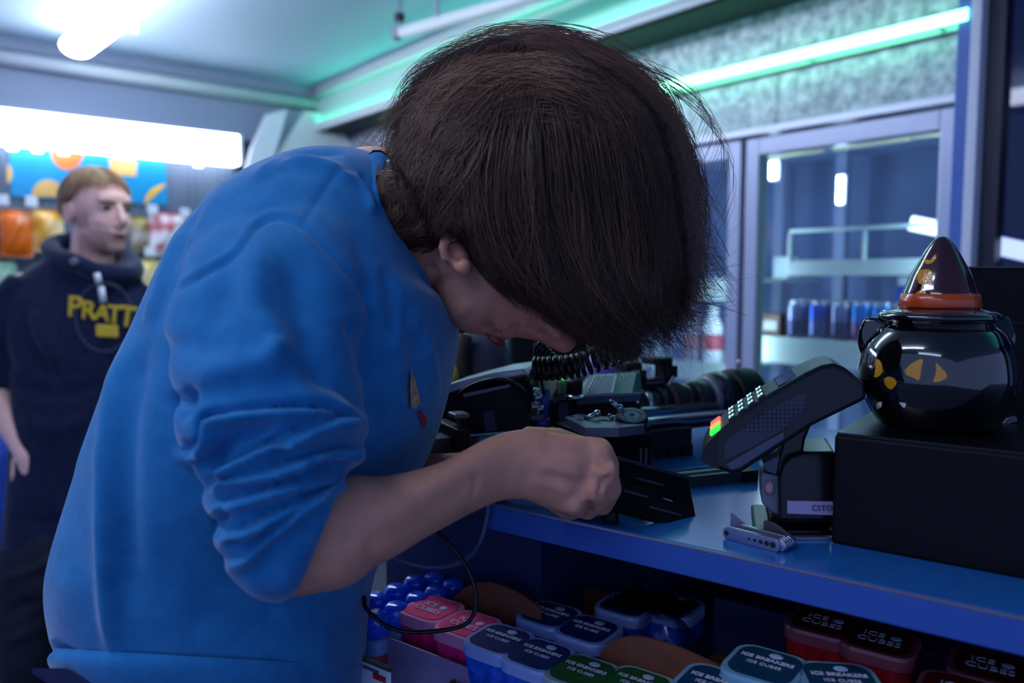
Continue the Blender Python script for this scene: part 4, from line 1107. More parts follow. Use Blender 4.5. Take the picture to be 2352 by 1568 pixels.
# ------------------------------------------------------------------ the counter
ZT = 1.13
E0 = onz(2352, 1415, ZT); E1 = onz(1277, 1186, ZT)
CU = nrm(E0 - E1)                 # along the front edge, to the right and towards the camera
CV = nrm(np.cross(Z, CU))         # into the counter, away from the camera
if CV[1] < 0: CV = -CV
def K(u, v, z): return E1 + CU * u + CV * v + Z * (z - ZT)
def kuv(p): d = np.asarray(p) - E1; return float(d @ CU), float(d @ CV)
AXK = (CU, CV, Z)
def kbox(mb, u0, u1, v0, v1, z0, z1): return mb.box(K((u0 + u1) / 2, (v0 + v1) / 2, (z0 + z1) / 2), AXK, (abs(u1 - u0), abs(v1 - v0), abs(z1 - z0)))
uL = kuv(onz(1117, 1151, ZT))[0]; uR = 0.95
M_top = mat('counter_laminate', rgb(34, 104, 178), 0.16, spec=0.55, var=.06, scale=60)
M_fas = mat('counter_fascia', rgb(46, 88, 176), 0.55, bump=.15, bscale=900)
M_edge = mat('counter_edge_trim', rgb(170, 165, 190), 0.25, metal=.8)
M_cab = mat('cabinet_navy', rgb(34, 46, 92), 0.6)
ct = thing('counter', 'blue fronted shop counter with a glossy top', 'counter', K((uL + uR) / 2, .3, 0))
m_ = MB(); kbox(m_, uL, uR, .0015, .62, ZT - .003, ZT); m_.build('worktop', M_top, ct)
m_ = MB(); kbox(m_, uL, uR, 0, .022, ZT - .0285, ZT - .0032); m_.build('fascia', M_fas, ct, bevel=.0015)
m_ = MB(); kbox(m_, uL, uR, -.0008, .0015, ZT - .0030, ZT - .0006); m_.build('edge_trim', M_edge, ct)
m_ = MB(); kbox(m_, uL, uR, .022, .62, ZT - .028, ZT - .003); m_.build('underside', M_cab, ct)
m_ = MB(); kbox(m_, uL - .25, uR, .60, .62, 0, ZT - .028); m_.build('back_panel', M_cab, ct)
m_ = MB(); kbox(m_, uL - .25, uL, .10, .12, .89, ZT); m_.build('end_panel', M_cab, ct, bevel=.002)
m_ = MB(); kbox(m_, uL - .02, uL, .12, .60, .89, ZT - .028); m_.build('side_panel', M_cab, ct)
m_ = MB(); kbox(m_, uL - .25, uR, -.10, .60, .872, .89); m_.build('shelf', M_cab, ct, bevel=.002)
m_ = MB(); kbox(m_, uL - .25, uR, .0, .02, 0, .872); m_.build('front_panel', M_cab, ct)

# ------------------------------------------------------------------ sweets under the counter
def rr(hw, hd, r, n=6):
    out = []
    for cx, cy, a0 in ((hw - r, hd - r, 0), (-hw + r, hd - r, 90), (-hw + r, -hd + r, 180), (hw - r, -hd + r, 270)):
        for k in range(n + 1):
            a = math.radians(a0 + 90 * k / n); out.append((cx + r * math.cos(a), cy + r * math.sin(a)))
    return out
M_txt = mat('pack_lettering', rgb(205, 205, 225), .5)
M_rim = mat('pack_rim', rgb(150, 165, 215), .2, spec=.7, alpha=1)
def gum_proto(name, c, clid, two_line, rim):
    """square cup of gum with a labelled snap lid; local x along CU, y along CV"""
    o = thing('gum_pack', 'x', 'gum pack')
    def ring(sc, z, r=.016): return [CU * x * sc + CV * y * sc + Z * z for x, y in rr(.0315, .0315, r)]
    body_m = mat('cup_' + name, rgb(*c), .18, spec=.6, col2=tuple(min(1, x * 2.2 + .01) for x in rgb(*c)), scale=90)
    MB().loft([ring(.80, -.072), ring(.84, -.07), ring(.93, -.03), ring(.95, -.012)]).build('cup', body_m, o, smooth=False)
    lid = MB().loft([ring(.96, -.013), ring(1.0, -.012), ring(1.0, -.003), ring(.965, 0)]).build('lid', mat('lid_' + name, rgb(*rim), .2, spec=.6), o)
    MB().loft([ring(.83, .0002), ring(.83, .0008), ring(.82, .0009)]).build('top_label', mat('label_' + name, rgb(*clid), .55, spec=.15, var=.25, scale=40), lid)
    ang = CU; upv = CV
    if two_line:
        text_obj('lettering', 'ICE BREAKERS', .0070, CV * .006 + Z * .0018, ang, upv, M_txt, lid, .0003, bold=.0002)
        text_obj('lettering', 'ICE CUBES', .0062, -CV * .004 + Z * .0018, ang, upv, M_txt, lid, .0003)
        MB().ball(CV * .0165 + CU * .004 + Z * .0014, (CU, CV, Z), (.006, .0045, .0012), 12, 6).build('cube_picture', mat('cube_pic', rgb(170, 190, 220), .4), lid)
    else:
        text_obj('lettering', 'ICE', .0125, CV * .005 - CU * .006 + Z * .0018, ang, upv, M_txt, lid, .0003)
        text_obj('lettering', 'CUBES', .0125, -CV * .008 + Z * .0018, ang, upv, M_txt, lid, .0003)
        MB().ball(CV * .006 + CU * .012 + Z * .0014, (CU, CV, Z), (.005, .005, .0012), 12, 6).build('cube_picture', mat('cube_pic', rgb(170, 190, 220), .4), lid)
    MB().box(CV * .0325 + CU * .0 + Z * -.005, AXK, (.016, .004, .004)).build('snap_tab', mat('lid_' + name, rgb(*rim), .2), lid, bevel=.001)
    return o
GP = {'pink': gum_proto('pink', (205, 22, 90), (225, 60, 120), False, (235, 150, 190)), 'blue': gum_proto('blue', (18, 70, 170), (20, 40, 100), True, (150, 175, 235)),
      'green': gum_proto('green', (30, 110, 60), (26, 86, 44), True, (160, 180, 190)), 'teal': gum_proto('teal', (20, 110, 150), (14, 58, 86), True, (120, 165, 190)), 'red': gum_proto('red', (140, 14, 26), (92, 12, 26), False, (150, 80, 95))}
gused = set()
packs = [('pink', 993, 1397, .985, 0, 'pink gum pack behind, next to the blue capped bottles'), ('pink', 1075, 1433, .985, 0, 'pink gum pack in front, against the brown flap'),
         ('blue', 1148, 1466, .988, 0, 'blue gum pack front left, next to the pink packs'), ('blue', 1238, 1502, .988, 0, 'blue gum pack front right, next to the green packs'),
         ('blue', 1262, 1410, .988, 0, 'blue gum pack second row, left one'), ('blue', 1352, 1444, .988, 0, 'blue gum pack second row, right one'),
         ('blue', 1440, 1388, .988, 0, 'dark blue gum pack third row under the counter'), ('blue', 1545, 1388, .988, 0, 'blue gum pack farthest right in the shrink wrap'),
         ('green', 1338, 1542, .988, 0, 'green gum pack beside the blue packs'), ('green', 1462, 1572, .988, 0, 'green gum pack cut by the bottom picture edge'),
         ('teal', 1757, 1526, 1.04, 0, 'teal gum pack in the middle of the right tray'), ('teal', 1640, 1572, 1.03, 0, 'teal gum pack at the bottom edge, left one'), ('teal', 1932, 1562, 1.04, .5, 'teal gum pack turned askew at the bottom edge'),
         ('red', 1892, 1428, 1.036, 0, 'dark red gum pack, left one under the counter edge'), ('red', 2022, 1468, 1.036, 0, 'dark red gum pack, second one under the counter edge'),
         ('red', 2275, 1530, 1.036, 0, 'dark red gum pack in deep shade at the lower right'), ('red', 2205, 1590, 1.036, 0, 'dark red gum pack cut by the bottom right edge')]
for k, px, py, z, rz, lab in packs:
    if k in gused: o = copy_tree(GP[k])
    else: o = GP[k]; gused.add(k)
    o.location = onz(px, py, z); o.rotation_euler = (0, 0, rz); o['label'] = lab; o['group'] = 'gum packs under the counter'
# cardboard display trays
M_card = mat('brown_card', rgb(122, 72, 52), .8, var=.12, scale=50)
M_cardw = mat('printed_card', rgb(168, 160, 200), .6, col2=rgb(130, 90, 150), scale=14)
def wall_curve(mb, pts, v, t, zb):
    """upright card whose top edge runs through the pixels, on the plane v"""
    p0 = K(0, v, 0); top = [onplane(x, y, p0, CV) for x, y in pts]
    A = []; 
    top = smooth_path(np.array(top), 24); bot = top.copy(); bot[:, 2] = zb
    n = len(top); V = np.vstack([top, bot, top + CV * t, bot + CV * t]); Fc = []
    for i in range(n - 1):
        Fc += [(i, n + i, n + i + 1, i + 1), (2 * n + i, 2 * n + i + 1, 3 * n + i + 1, 3 * n + i), (i, i + 1, 2 * n + i + 1, 2 * n + i), (n + i, 3 * n + i, 3 * n + i + 1, n + i + 1)]
    Fc += [(0, 2 * n, 3 * n, n), (n - 1, 2 * n - 1, 4 * n - 1, 3 * n - 1)]
    return mb.add(V, Fc)
def tray(label, u0, u1, v0, v1, z0, front, back, zf, curve=None):
    o = thing('display_tray', label, 'tray', K((u0 + u1) / 2, (v0 + v1) / 2, z0), 'display trays under the counter')
    m_ = MB(); kbox(m_, u0, u1, v0, v1, z0, z0 + .003); m_.build('base', M_card, o)
    m_ = MB(); kbox(m_, u0, u1, v0 - .002, v0, z0, zf); m_.build('front_wall', front, o)
    m_ = MB(); kbox(m_, u0 - .002, u0, v0, v1, z0, zf); m_.build('side_wall', back, o)
    m_ = MB(); kbox(m_, u1, u1 + .002, v0, v1, z0, zf); m_.build('side_wall', back, o)
    if curve: wall_curve(MB(), curve, v1, .003, z0).build('back_wall', back, o)
    else:
        m_ = MB(); kbox(m_, u0, u1, v1, v1 + .003, z0, zf + .03); m_.build('back_wall', back, o)
    return o
pu = lambda px, py, z: kuv(onz(px, py, z))
a0 = pu(1075, 1433, .985); b0 = pu(993, 1397, .985)
tray('pale lilac fronted card tray holding the pink packs and blue capped bottles', b0[0] - .118, a0[0] + .036, a0[1] - .038, a0[1] + .048, .895, M_cardw, M_card, .962, [(1040, 1372), (1075, 1346), (1120, 1338), (1180, 1356), (1242, 1398)])
a1 = pu(1148, 1466, .988); a2 = pu(1352, 1444, .988); a3 = pu(1440, 1388, .988)
tray('dark blue card tray holding the blue gum packs', a1[0] - .036, pu(1238, 1502, .988)[0] + .036, a1[1] - .037, a3[1] + .045, .895, mat('tray_blue', rgb(40, 46, 110), .6), M_card, .945)
a4 = pu(1338, 1542, .988)
tray('brown card tray with a tall curved flap holding the green packs', a4[0] - .034, pu(1462, 1572, .988)[0] + .06, a4[1] - .037, a4[1] + .042, .895, M_card, M_card, .945, [(1378, 1500), (1410, 1470), (1470, 1462), (1560, 1488), (1650, 1530), (1690, 1560)])
a5 = pu(1757, 1526, 1.04); a6 = pu(2022, 1468, 1.036)
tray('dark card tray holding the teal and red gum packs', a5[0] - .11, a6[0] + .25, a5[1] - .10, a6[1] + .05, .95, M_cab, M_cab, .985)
# shrink wrap over the blue packs
sw_ = MB(); qa = pu(1440, 1388, .99); qb = pu(1545, 1388, .99)
n = 16; Vw = []; 
for i in range(n):
    for j in range(n):
        x = qa[0] - .04 + (qb[0] - qa[0] + .08) * i / (n - 1); y = min(qa[1], qb[1]) - .034 + (abs(qa[1] - qb[1]) + .07) * j / (n - 1)
        e = min(i, n - 1 - i, j, n - 1 - j) / 3.0; zz = .993 + .004 * math.sin(i * 1.3 + j * .8) * math.sin(j * 1.7) - (max(0, 1 - e) ** 2) * .06
        Vw.append(K(x, y, zz))
Fw = [(i * n + j, (i + 1) * n + j, (i + 1) * n + j + 1, i * n + j + 1) for i in range(n - 1) for j in range(n - 1)]
tag(sw_.add(Vw, Fw).build('shrink_wrap', M_film, smooth=True), 'crinkled clear shrink wrap over the rear blue gum packs', 'plastic wrap')
# little bottles with blue caps
M_capb = mat('cap_blue', rgb(36, 92, 240), .12, spec=.8, coat=.5); M_bott = mat('bottle_pale', rgb(120, 160, 215), .25); M_band = mat('bottle_red', rgb(170, 50, 70), .4)
bp = thing('shot_bottle', 'x', 'bottle')
MB().lathe([(.0135, -.085), (.0145, -.083), (.0145, -.036), (.012, -.028)], (0, 0, 0), n=18).build('body', M_bott, bp, smooth=True)
MB().lathe([(.0148, -.062), (.015, -.061), (.015, -.046), (.0148, -.045)], (0, 0, 0), n=18, cap=False).build('red_band', M_band, bp, smooth=True)
MB().lathe([(.0125, -.028), (.0142, -.027), (.0142, -.008), (.0125, -.003), (.008, 0)], (0, 0, 0), n=18).build('cap', M_capb, bp, smooth=True)
bl = [(864, 1362, 'at the sleeve side'), (909, 1343, 'second in the rear row'), (953, 1322, 'third in the rear row'), (1042, 1330, 'nearest the dark panel'), (1001, 1345, 'just left of the one nearest the dark panel'),
      (958, 1362, 'in the middle row by the pink packs'), (909, 1384, 'in front, touching the pink pack'), (862, 1404, 'in front, beside the blue sweatshirt'), (998, 1315, 'at the very back')]
for i, (px, py, lab) in enumerate(bl):
    o = bp if i == 0 else copy_tree(bp); o.location = onz(px, py, .990); o['label'] = 'little blue capped bottle ' + lab; o['group'] = 'blue capped bottles under the counter'
# price card
pc = thing('price_card', 'small framed price card with red print at the shelf front', 'price card', P(862, 1560, .80))
c0 = P(862, 1566, .80); MB().box(c0, (CU, CV, Z), (.044, .003, .04)).build('card', M_white, pc, bevel=.001)
for du, dz, w, h in ((0, .021, .05, .003), (-.0235, 0, .003, .044)):
    MB().box(c0 + CU * du + Z * dz - CV * .001, AXK, (w, .006, h)).build('frame', mat('card_frame', rgb(80, 70, 90), .4), pc)
MB().box(c0 + CU * .008 + Z * .008 - CV * .002, AXK, (.018, .001, .006)).build('red_print', mat('print_red', rgb(190, 30, 50), .5), pc)
MB().box(c0 - CU * .004 + Z * .013 - CV * .002, AXK, (.022, .001, .003)).build('grey_print', mat('print_grey', rgb(90, 90, 110), .5), pc)
# dangling cables
M_cab_b = mat('black_cable', rgb(12, 12, 18), .35)
tag(MB().tube(smooth_path(np.array([P(1122, 1150, .80), P(1118, 1190, .80), P(1100, 1250, .80), P(1060, 1290, .81), P(990, 1302, .82), P(930, 1290, .82), P(880, 1270, .82)]), 40), .0024, 8).build('cable', mat('grey_cable', rgb(70, 80, 120), .3), smooth=True), 'grey cable hanging off the counter end under the forearm', 'cable')
tag(MB().tube(smooth_path(np.array([P(985, 1200, .79), P(1020, 1235, .78), P(1062, 1285, .775), P(1088, 1340, .77), P(1092, 1395, .765), P(1070, 1432, .76), P(1010, 1448, .76), P(930, 1450, .76), P(880, 1432, .765), P(842, 1398, .77), P(836, 1370, .78)]), 60), .0022, 8).build('cable', M_cab_b, smooth=True), 'thin black cable looping in front of the pink packs', 'cable')

# ------------------------------------------------------------------ black box, cat jar, terminal, tool, monitor
M_blk = mat('matte_black', rgb(10, 9, 18), .6, spec=.25, bump=.08, bscale=700)
M_blk2 = mat('satin_black', rgb(12, 12, 18), .3)
ub, vb = kuv(onz(1908, 1247, ZT)); zbx = 1.228
bx = thing('black_box', 'plain black box on the counter under the cat jar', 'box', K(ub + .25, vb + .13, ZT))
m_ = MB(); kbox(m_, ub, ub + .48, vb, vb + .20, ZT, zbx - .002); m_.build('body', M_blk, bx, bevel=.003)
m_ = MB(); kbox(m_, ub + .002, ub + .478, vb + .002, vb + .198, zbx - .002, zbx); m_.build('top_plate', M_blk2, bx)
# cat cauldron jar
JC = P(2150, 870, .70); JX, JY = JC[0], JC[1]
M_jar = mat('black_glaze', rgb(10, 9, 12), .06, spec=.8, coat=1.0); M_hatm = mat('plum_glaze', rgb(58, 12, 26), .08, spec=.8, coat=1.0)
M_yel = mat('yellow_glaze', rgb(205, 140, 22), .2, coat=.6); M_org = mat('orange_glaze', rgb(190, 70, 20), .25, coat=.4)
jar = thing('cookie_jar', 'glossy black cat cauldron jar with a plum witch hat lid', 'jar', (JX, JY, zbx))
def zj(py): return P(2150, py, .735)[2]
sc = .735 / FPX
jp = [(.030, zbx + .0005), (.042, zbx + .0015), (.049, zbx + .005), (.0580, zbx + .020), (.0636, zbx + .040), (.0638, zbx + .053), (.0598, zbx + .072), (.052, zbx + .085), (.044, zbx + .0915)]
jprof = smooth_path(np.array(jp), 40)
MB().lathe([(r, z) for r, z in jprof], (JX, JY, 0), n=64).build('cauldron', M_jar, jar, smooth=True)
zn = zbx + .090
MB().lathe([(.042, zn), (.0435, zn + .0015), (.0435, zn + .004), (.047, zn + .0055), (.0495, zn + .0075), (.050, zn + .0098), (.047, zn + .0122), (.043, zn + .0135)], (JX, JY, 0), n=64).build('neck_ring', M_jar, jar, smooth=True)
zh = zn + .0125
hat_prof = [(.047, zh), (.046, zh + .004), (.036, zh + .007), (.0335, zh + .010)]
hat_top = P(2148, 545, .70)[2]
hh = hat_top - zh
hp = [(.046, zh - .001), (.0455, zh + .0008), (.037, zh + .003), (.0320, zh + .005), (.0302, zh + .016), (.0275, zh + hh * .36), (.0235, zh + hh * .52), (.0180, zh + hh * .68), (.0125, zh + hh * .83), (.0075, zh + hh * .94), (.003, zh + hh)]
hprof = smooth_path(np.array(hp), 50)
hat = MB().lathe([(r, z) for r, z in hprof], (JX, JY, 0), n=56).build('hat', M_hatm, jar, smooth=True)
MB().lathe([(.0325, zh + .0048), (.0332, zh + .0056), (.0315, zh + .0158), (.0303, zh + .0166)], (JX, JY, 0), n=56, cap=False).build('hat_band', M_org, hat, smooth=True)
def lathe_hit(px, py, prof, lift=.0004):
    r = ray(px, py); z_, rr_ = np.array([p[1] for p in prof]), np.array([p[0] for p in prof])
    for t in np.arange(.55, .9, .0004):
        q = CAM + r * t
        if z_[0] <= q[2] <= z_[-1]:
            if math.hypot(q[0] - JX, q[1] - JY) <= np.interp(q[2], z_, rr_) + lift: return q
    d = np.hypot(q[0] - JX, 0)
    return None
def decal(name, poly, prof, m, parent, dens=5):
    Pn = smooth_path(np.array(list(poly) + [poly[0]], float), 6 * len(poly))[:-1]; c = Pn.mean(0)
    rows = []
    for k in (1.0, .66, .33):
        rows.append([lathe_hit(*(c + (p - c) * k), prof) for p in Pn])
    ctr = lathe_hit(c[0], c[1], prof)
    if ctr is None or any(x is None for r_ in rows for x in r_): print('decal miss', name); return
    n = len(Pn); V = np.array([x for r_ in rows for x in r_] + [ctr]); Fc = []
    for k in range(2):
        for i in range(n): Fc.append((k * n + i, k * n + (i + 1) % n, (k + 1) * n + (i + 1) % n, (k + 1) * n + i))
    for i in range(n): Fc.append((2 * n + i, 2 * n + (i + 1) % n, 3 * n))
    MB().add(V, Fc).build(name, m, parent, smooth=True)
jpl = [tuple(x) for x in jprof]; hpl = [tuple(x) for x in hprof]
decal('eye', [(2077, 852), (2092, 836), (2118, 824), (2116, 846), (2111, 872), (2096, 866), (2084, 862)], jpl, M_yel, jar)
decal('eye', [(2150, 832), (2162, 844), (2174, 858), (2173, 868), (2160, 875), (2144, 876), (2149, 858)], jpl, M_yel, jar)
decal('nose', [(2030, 870), (2040, 865), (2052, 868), (2059, 876), (2056, 886), (2045, 894), (2034, 884)], jpl, M_yel, jar)
decal('eye', [(2011, 824), (2021, 828), (2027, 845), (2024, 858), (2014, 866), (2008, 864), (2011, 845)], jpl, M_yel, jar)
decal('fang', [(2065, 924), (2080, 926), (2078, 936), (2073, 934)], jpl, M_white, jar)
decal('fang', [(2016, 924), (2025, 923), (2024, 934), (2021, 934)], jpl, M_white, jar)
decal('moon', [(2120, 595), (2128, 600), (2140, 594), (2149, 583), (2150, 592), (2142, 603), (2128, 606)], hpl, M_yel, hat)
decal('moon', [(2106, 640), (2110, 624), (2122, 618), (2136, 620), (2142, 634), (2136, 648), (2122, 653), (2110, 650)], hpl, M_yel, hat)
decal('moon', [(2099, 684), (2104, 672), (2116, 666), (2127, 672), (2129, 686), (2122, 678), (2112, 677)], hpl, M_yel, hat)
def ear(side, base, tip, label):
    m_ = MB(); c = np.array(base, float); t = np.array(tip, float); k = 9; secs = []
    d = t - c; dn = nrm(d); w = nrm(np.cross(dn, CAM - c)); f = nrm(np.cross(w, dn))
    for i in range(k):
        x = i / (k - 1); wd = .021 * (1 - x ** 2.6) + .002; th = .008 * (1 - x) + .0018; a = np.linspace(0, 2 * math.pi, 18, endpoint=False)
        secs.append(c + d * x + w * (side * .006 * x * x) + np.cos(a)[:, None] * w * wd + np.sin(a)[:, None] * f * th)
    m_.loft(secs).build('ear', M_jar, jar, smooth=True)
ear(1, P(2256, 796, .70), P(2296, 722, .70), '')
ear(-1, P(2040, 798, .71), P(2006, 724, .71), '')

# card terminal
M_term = mat('terminal_black', rgb(14, 15, 22), .28, spec=.5); M_grip = mat('terminal_grip', rgb(24, 26, 36), .6); M_gry = mat('terminal_grey', rgb(72, 80, 104), .5)
def grip_mat():
    m = mat('terminal_dotted', rgb(20, 22, 32), .5); nt = m.node_tree; b = nt.nodes['Principled BSDF']; tc = nt.nodes.new('ShaderNodeTexCoord'); vo = nt.nodes.new('ShaderNodeTexVoronoi')
    vo.inputs['Scale'].default_value = 260; vo.inputs['Randomness'].default_value = 0.0; nt.links.new(tc.outputs['Object'], vo.inputs['Vector'])
    rp = nt.nodes.new('ShaderNodeValToRGB'); rp.color_ramp.elements[0].position = .25; rp.color_ramp.elements[0].color = (*rgb(6, 6, 12), 1); rp.color_ramp.elements[1].position = .4; rp.color_ramp.elements[1].color = (*rgb(50, 56, 76), 1)
    nt.links.new(vo.outputs['Distance'], rp.inputs['Fac']); nt.links.new(rp.outputs['Color'], b.inputs['Base Color']); return m
tm = thing('card_terminal', 'black card payment terminal tilted on a stand beside the black box', 'card terminal', onz(1820, 1200, ZT))
DT = .685; WT = .072; YW = nrm(np.array([.27, 1.0, 0]))
def side_poly(pts, d=DT): return np.array([P(x, y, d) for x, y in pts])
def pxprism(name, pts, d, t, m, parent, w=YW, bevel=0.0, smooth=False):
    A = side_poly(pts, d); B = A + w * t; n = len(A)
    Fc = [tuple(range(n)), tuple(range(n, 2 * n))[::-1]] + [(i, n + i, n + (i + 1) % n, (i + 1) % n) for i in range(n)]
    a = A[1] - A[0]; area = sum(pts[i][0] * pts[(i + 1) % n][1] - pts[(i + 1) % n][0] * pts[i][1] for i in range(n))
    if area > 0: Fc = [q[::-1] for q in Fc]
    return MB().add(np.vstack([A, B]), Fc).build(name, m, parent, bevel=bevel, seg=3)
hous = pxprism('housing', [(1612, 1062), (1612, 1040), (1622, 1018), (1652, 988), (1700, 948), (1770, 902), (1850, 856), (1888, 838), (1915, 834), (1940, 844), (1990, 880), (1990, 918), (1862, 980), (1702, 1086), (1680, 1090), (1636, 1074)], DT, WT, M_term, tm, bevel=.004)
pxprism('side_grip', [(1662, 1018), (1700, 985), (1770, 938), (1830, 908), (1852, 902), (1846, 940), (1800, 985), (1720, 1030), (1664, 1056)], DT - .0006, .004, grip_mat(), hous)
pxprism('grey_stripe', [(1668, 1066), (1730, 1030), (1800, 992), (1800, 1008), (1700, 1072), (1680, 1078)], DT - .0009, .004, M_gry, hous)
pxprism('front_bumper', [(1612, 1060), (1613, 1040), (1624, 1018), (1652, 990), (1650, 1050), (1652, 1076), (1636, 1072)], DT - .0004, .004, M_grip, hous)
M_key = mat('key_glow', (.8, .95, 1), .3, emit=(.35, .75, 1.0), estr=1.6)
ka, kb = P(1652, 988, DT), P(1770, 902, DT); kd = nrm(kb - ka); kn = nrm(np.cross(kd, YW)); kn = kn if kn[2] > 0 else -kn; kl = np.linalg.norm(kb - ka)
for r_ in range(5):
    for c_ in range(3):
        x = (.08 + .19 * r_) * kl; y = .010 + .022 * c_
        o0 = ka + kd * x + YW * y + kn * .0012
        if r_ == 0:
            cc_ = [(.05, 1, .1), (1, .55, .05), (1, .12, .1)][c_]; mk = mat('key_col%d' % c_, cc_, .3, emit=cc_, estr=.8)
            MB().box(ka - kd * .004 + YW * y + kn * .0008, (kd, YW, kn), (.011, .017, .003)).build('key', mk, hous, bevel=.001)
        else:
            k1 = MB().box(o0, (kd, YW, kn), (.0075, .016, .003)).build('key', M_blk2, hous, bevel=.001)
            MB().box(o0 + kn * .0017, (kd, YW, kn), (.0042, .0012, .0004)).build('key_glyph', M_key, k1)
            MB().box(o0 + kn * .0017 + kd * .0018, (kd, YW, kn), (.001, .008, .0004)).build('key_glyph', M_key, k1)
            MB().box(o0 + kn * .0017 - kd * .0018, (kd, YW, kn), (.001, .012, .0004)).build('key_glyph', M_key, k1)
scp, scq = P(1776, 900, DT), P(1905, 836, DT); sd_ = nrm(scq - scp); sn_ = nrm(np.cross(sd_, YW)); sn_ = sn_ if sn_[2] > 0 else -sn_
MB().box((scp + scq) / 2 + YW * WT * .5 + sn_ * .001, (sd_, YW, sn_), (np.linalg.norm(scq - scp) * .8, WT * .84, .002)).build('screen', mat('screen_glass', rgb(10, 14, 26), .05, spec=.8), hous, bevel=.0008)
pxprism('neck', [(1782, 1085), (1800, 1010), (1840, 985), (1866, 970), (1850, 1010), (1845, 1040), (1870, 1090), (1800, 1100)], DT + .018, .04, M_blk2, tm, bevel=.003)
pxprism('stand', [(1790, 1200), (1788, 1100), (1796, 1070), (1815, 1048), (1845, 1038), (1922, 1038), (1922, 1200)], DT + .01, .07, M_blk2, tm, bevel=.004)
pxprism('stand_face', [(1748, 1085), (1790, 1092), (1790, 1185), (1776, 1178), (1749, 1156)], DT + .02, .05, mat('stand_grey', rgb(110, 118, 132), .45), tm, bevel=.002)
pxprism('stand_wedge', [(1752, 1064), (1792, 1045), (1784, 1090), (1760, 1082)], DT + .016, .04, M_gry, tm, bevel=.001)
q = P(1767, 1120, DT + .019); MB().ball(q, (RGT, UPV, FWD), (.0042, .0070, .0022), 18, 10).build('red_button', mat('button_red', rgb(150, 40, 60), .25, col2=rgb(200, 190, 200), scale=140), tm, smooth=True)
pxprism('sticker', [(1808, 1150), (1922, 1152), (1922, 1183), (1808, 1179)], DT + .0092, .0008, mat('sticker_mauve', rgb(165, 155, 195), .5), tm)
text_obj('sticker_lettering', 'CSTOR', .0072, P(1864, 1167, DT + .0085), RGT, UPV, mat('ink', rgb(40, 35, 70), .5), tm, .0001, align='LEFT')
m_ = MB(); o0 = onz(1850, 1200, ZT); m_.box(o0 + Z * .003 + np.array([.01, .0, 0]), (RGT, YW, Z), (.12, .085, .006)); m_.build('foot_plate', M_blk2, tm, bevel=.002)
m_ = MB(); m_.box(o0 + Z * .009 + np.array([.012, .01, 0]), (RGT, YW, Z), (.09, .07, .006)); m_.build('foot_plate', M_blk, tm, bevel=.002)
m_ = MB(); m_.box(o0 + Z * .0015 + np.array([.012, -.047, 0]), (RGT, YW, Z), (.09, .006, .002)); m_.build('foot_trim', M_edge, tm)
# multi tool
M_steel = mat('tool_steel', rgb(170, 175, 200), .28, metal=.85); M_hole = mat('tool_hole', rgb(20, 20, 34), .6)
t0, t1 = onz(1660, 1236, ZT), onz(1788, 1270, ZT); td = nrm(t1 - t0); tl_ = np.linalg.norm(t1 - t0); tv = nrm(np.cross(Z, td)); tv = tv if tv[1] > 0 else -tv
tool = thing('multi_tool', 'silver folding multi tool lying near the counter edge', 'multi tool', (t0 + t1) / 2)
hT = .0115
MB().prism([(0, .002), (.003, 0), (tl_ - .002, 0), (tl_, .002), (tl_, hT - .002), (tl_ - .002, hT), (.004, hT), (0, hT - .003)], t0, td, Z, tv, .004).build('handle', M_steel, tool, bevel=.0008)
MB().prism([(0, .002), (.003, 0), (tl_ - .002, 0), (tl_, .002), (tl_, hT - .002), (tl_ - .002, hT), (.004, hT), (0, hT - .003)], t0 + tv * .013, td, Z, tv, .004).build('handle', M_steel, tool, bevel=.0008)
MB().box((t0 + t1) / 2 + Z * .0045 + tv * .0085, (td, tv, Z), (tl_ * .96, .009, .007)).build('blade_stack', mat('tool_dark', rgb(60, 58, 72), .35, metal=.8), tool, bevel=.0008)
for i in range(5):
    q = t0 + td * tl_ * (.48 + .105 * i) + Z * hT * .5 - tv * .0003
    MB().cyl(q, q + tv * .001, .0011 + .0004 * i, n=12).build('hole', M_hole, tool)
q = t0 + td * tl_ * .07 + Z * hT * .5 - tv * .0003; MB().cyl(q, q + tv * .001, .0022, n=14).build('pivot_screw', M_hole, tool)
for i in range(4):
    q = t1 + Z * hT * .5 + tv * (.003 + .0042 * i); MB().lathe([(.0044, 0), (.0052, .0004), (.0052, .0024), (.0044, .0028)], q, tv, 18).build('pivot_ring', M_steel, tool, smooth=True)
MB().prism([(0, 0), (.022, .000), (.008, .009), (0, .013)], t0 + td * -.003 + tv * .018 + Z * .006, td, Z, tv, .0012).build('blade', M_steel, tool)
MB().prism([(0, 0), (.030, .0), (.010, .010), (0, .010)], t0 + td * .028 + tv * .020 + Z * .008, td, Z, tv, .003).build('open_tool', mat('tool_bronze', rgb(96, 88, 92), .35, metal=.7), tool, bevel=.0006)
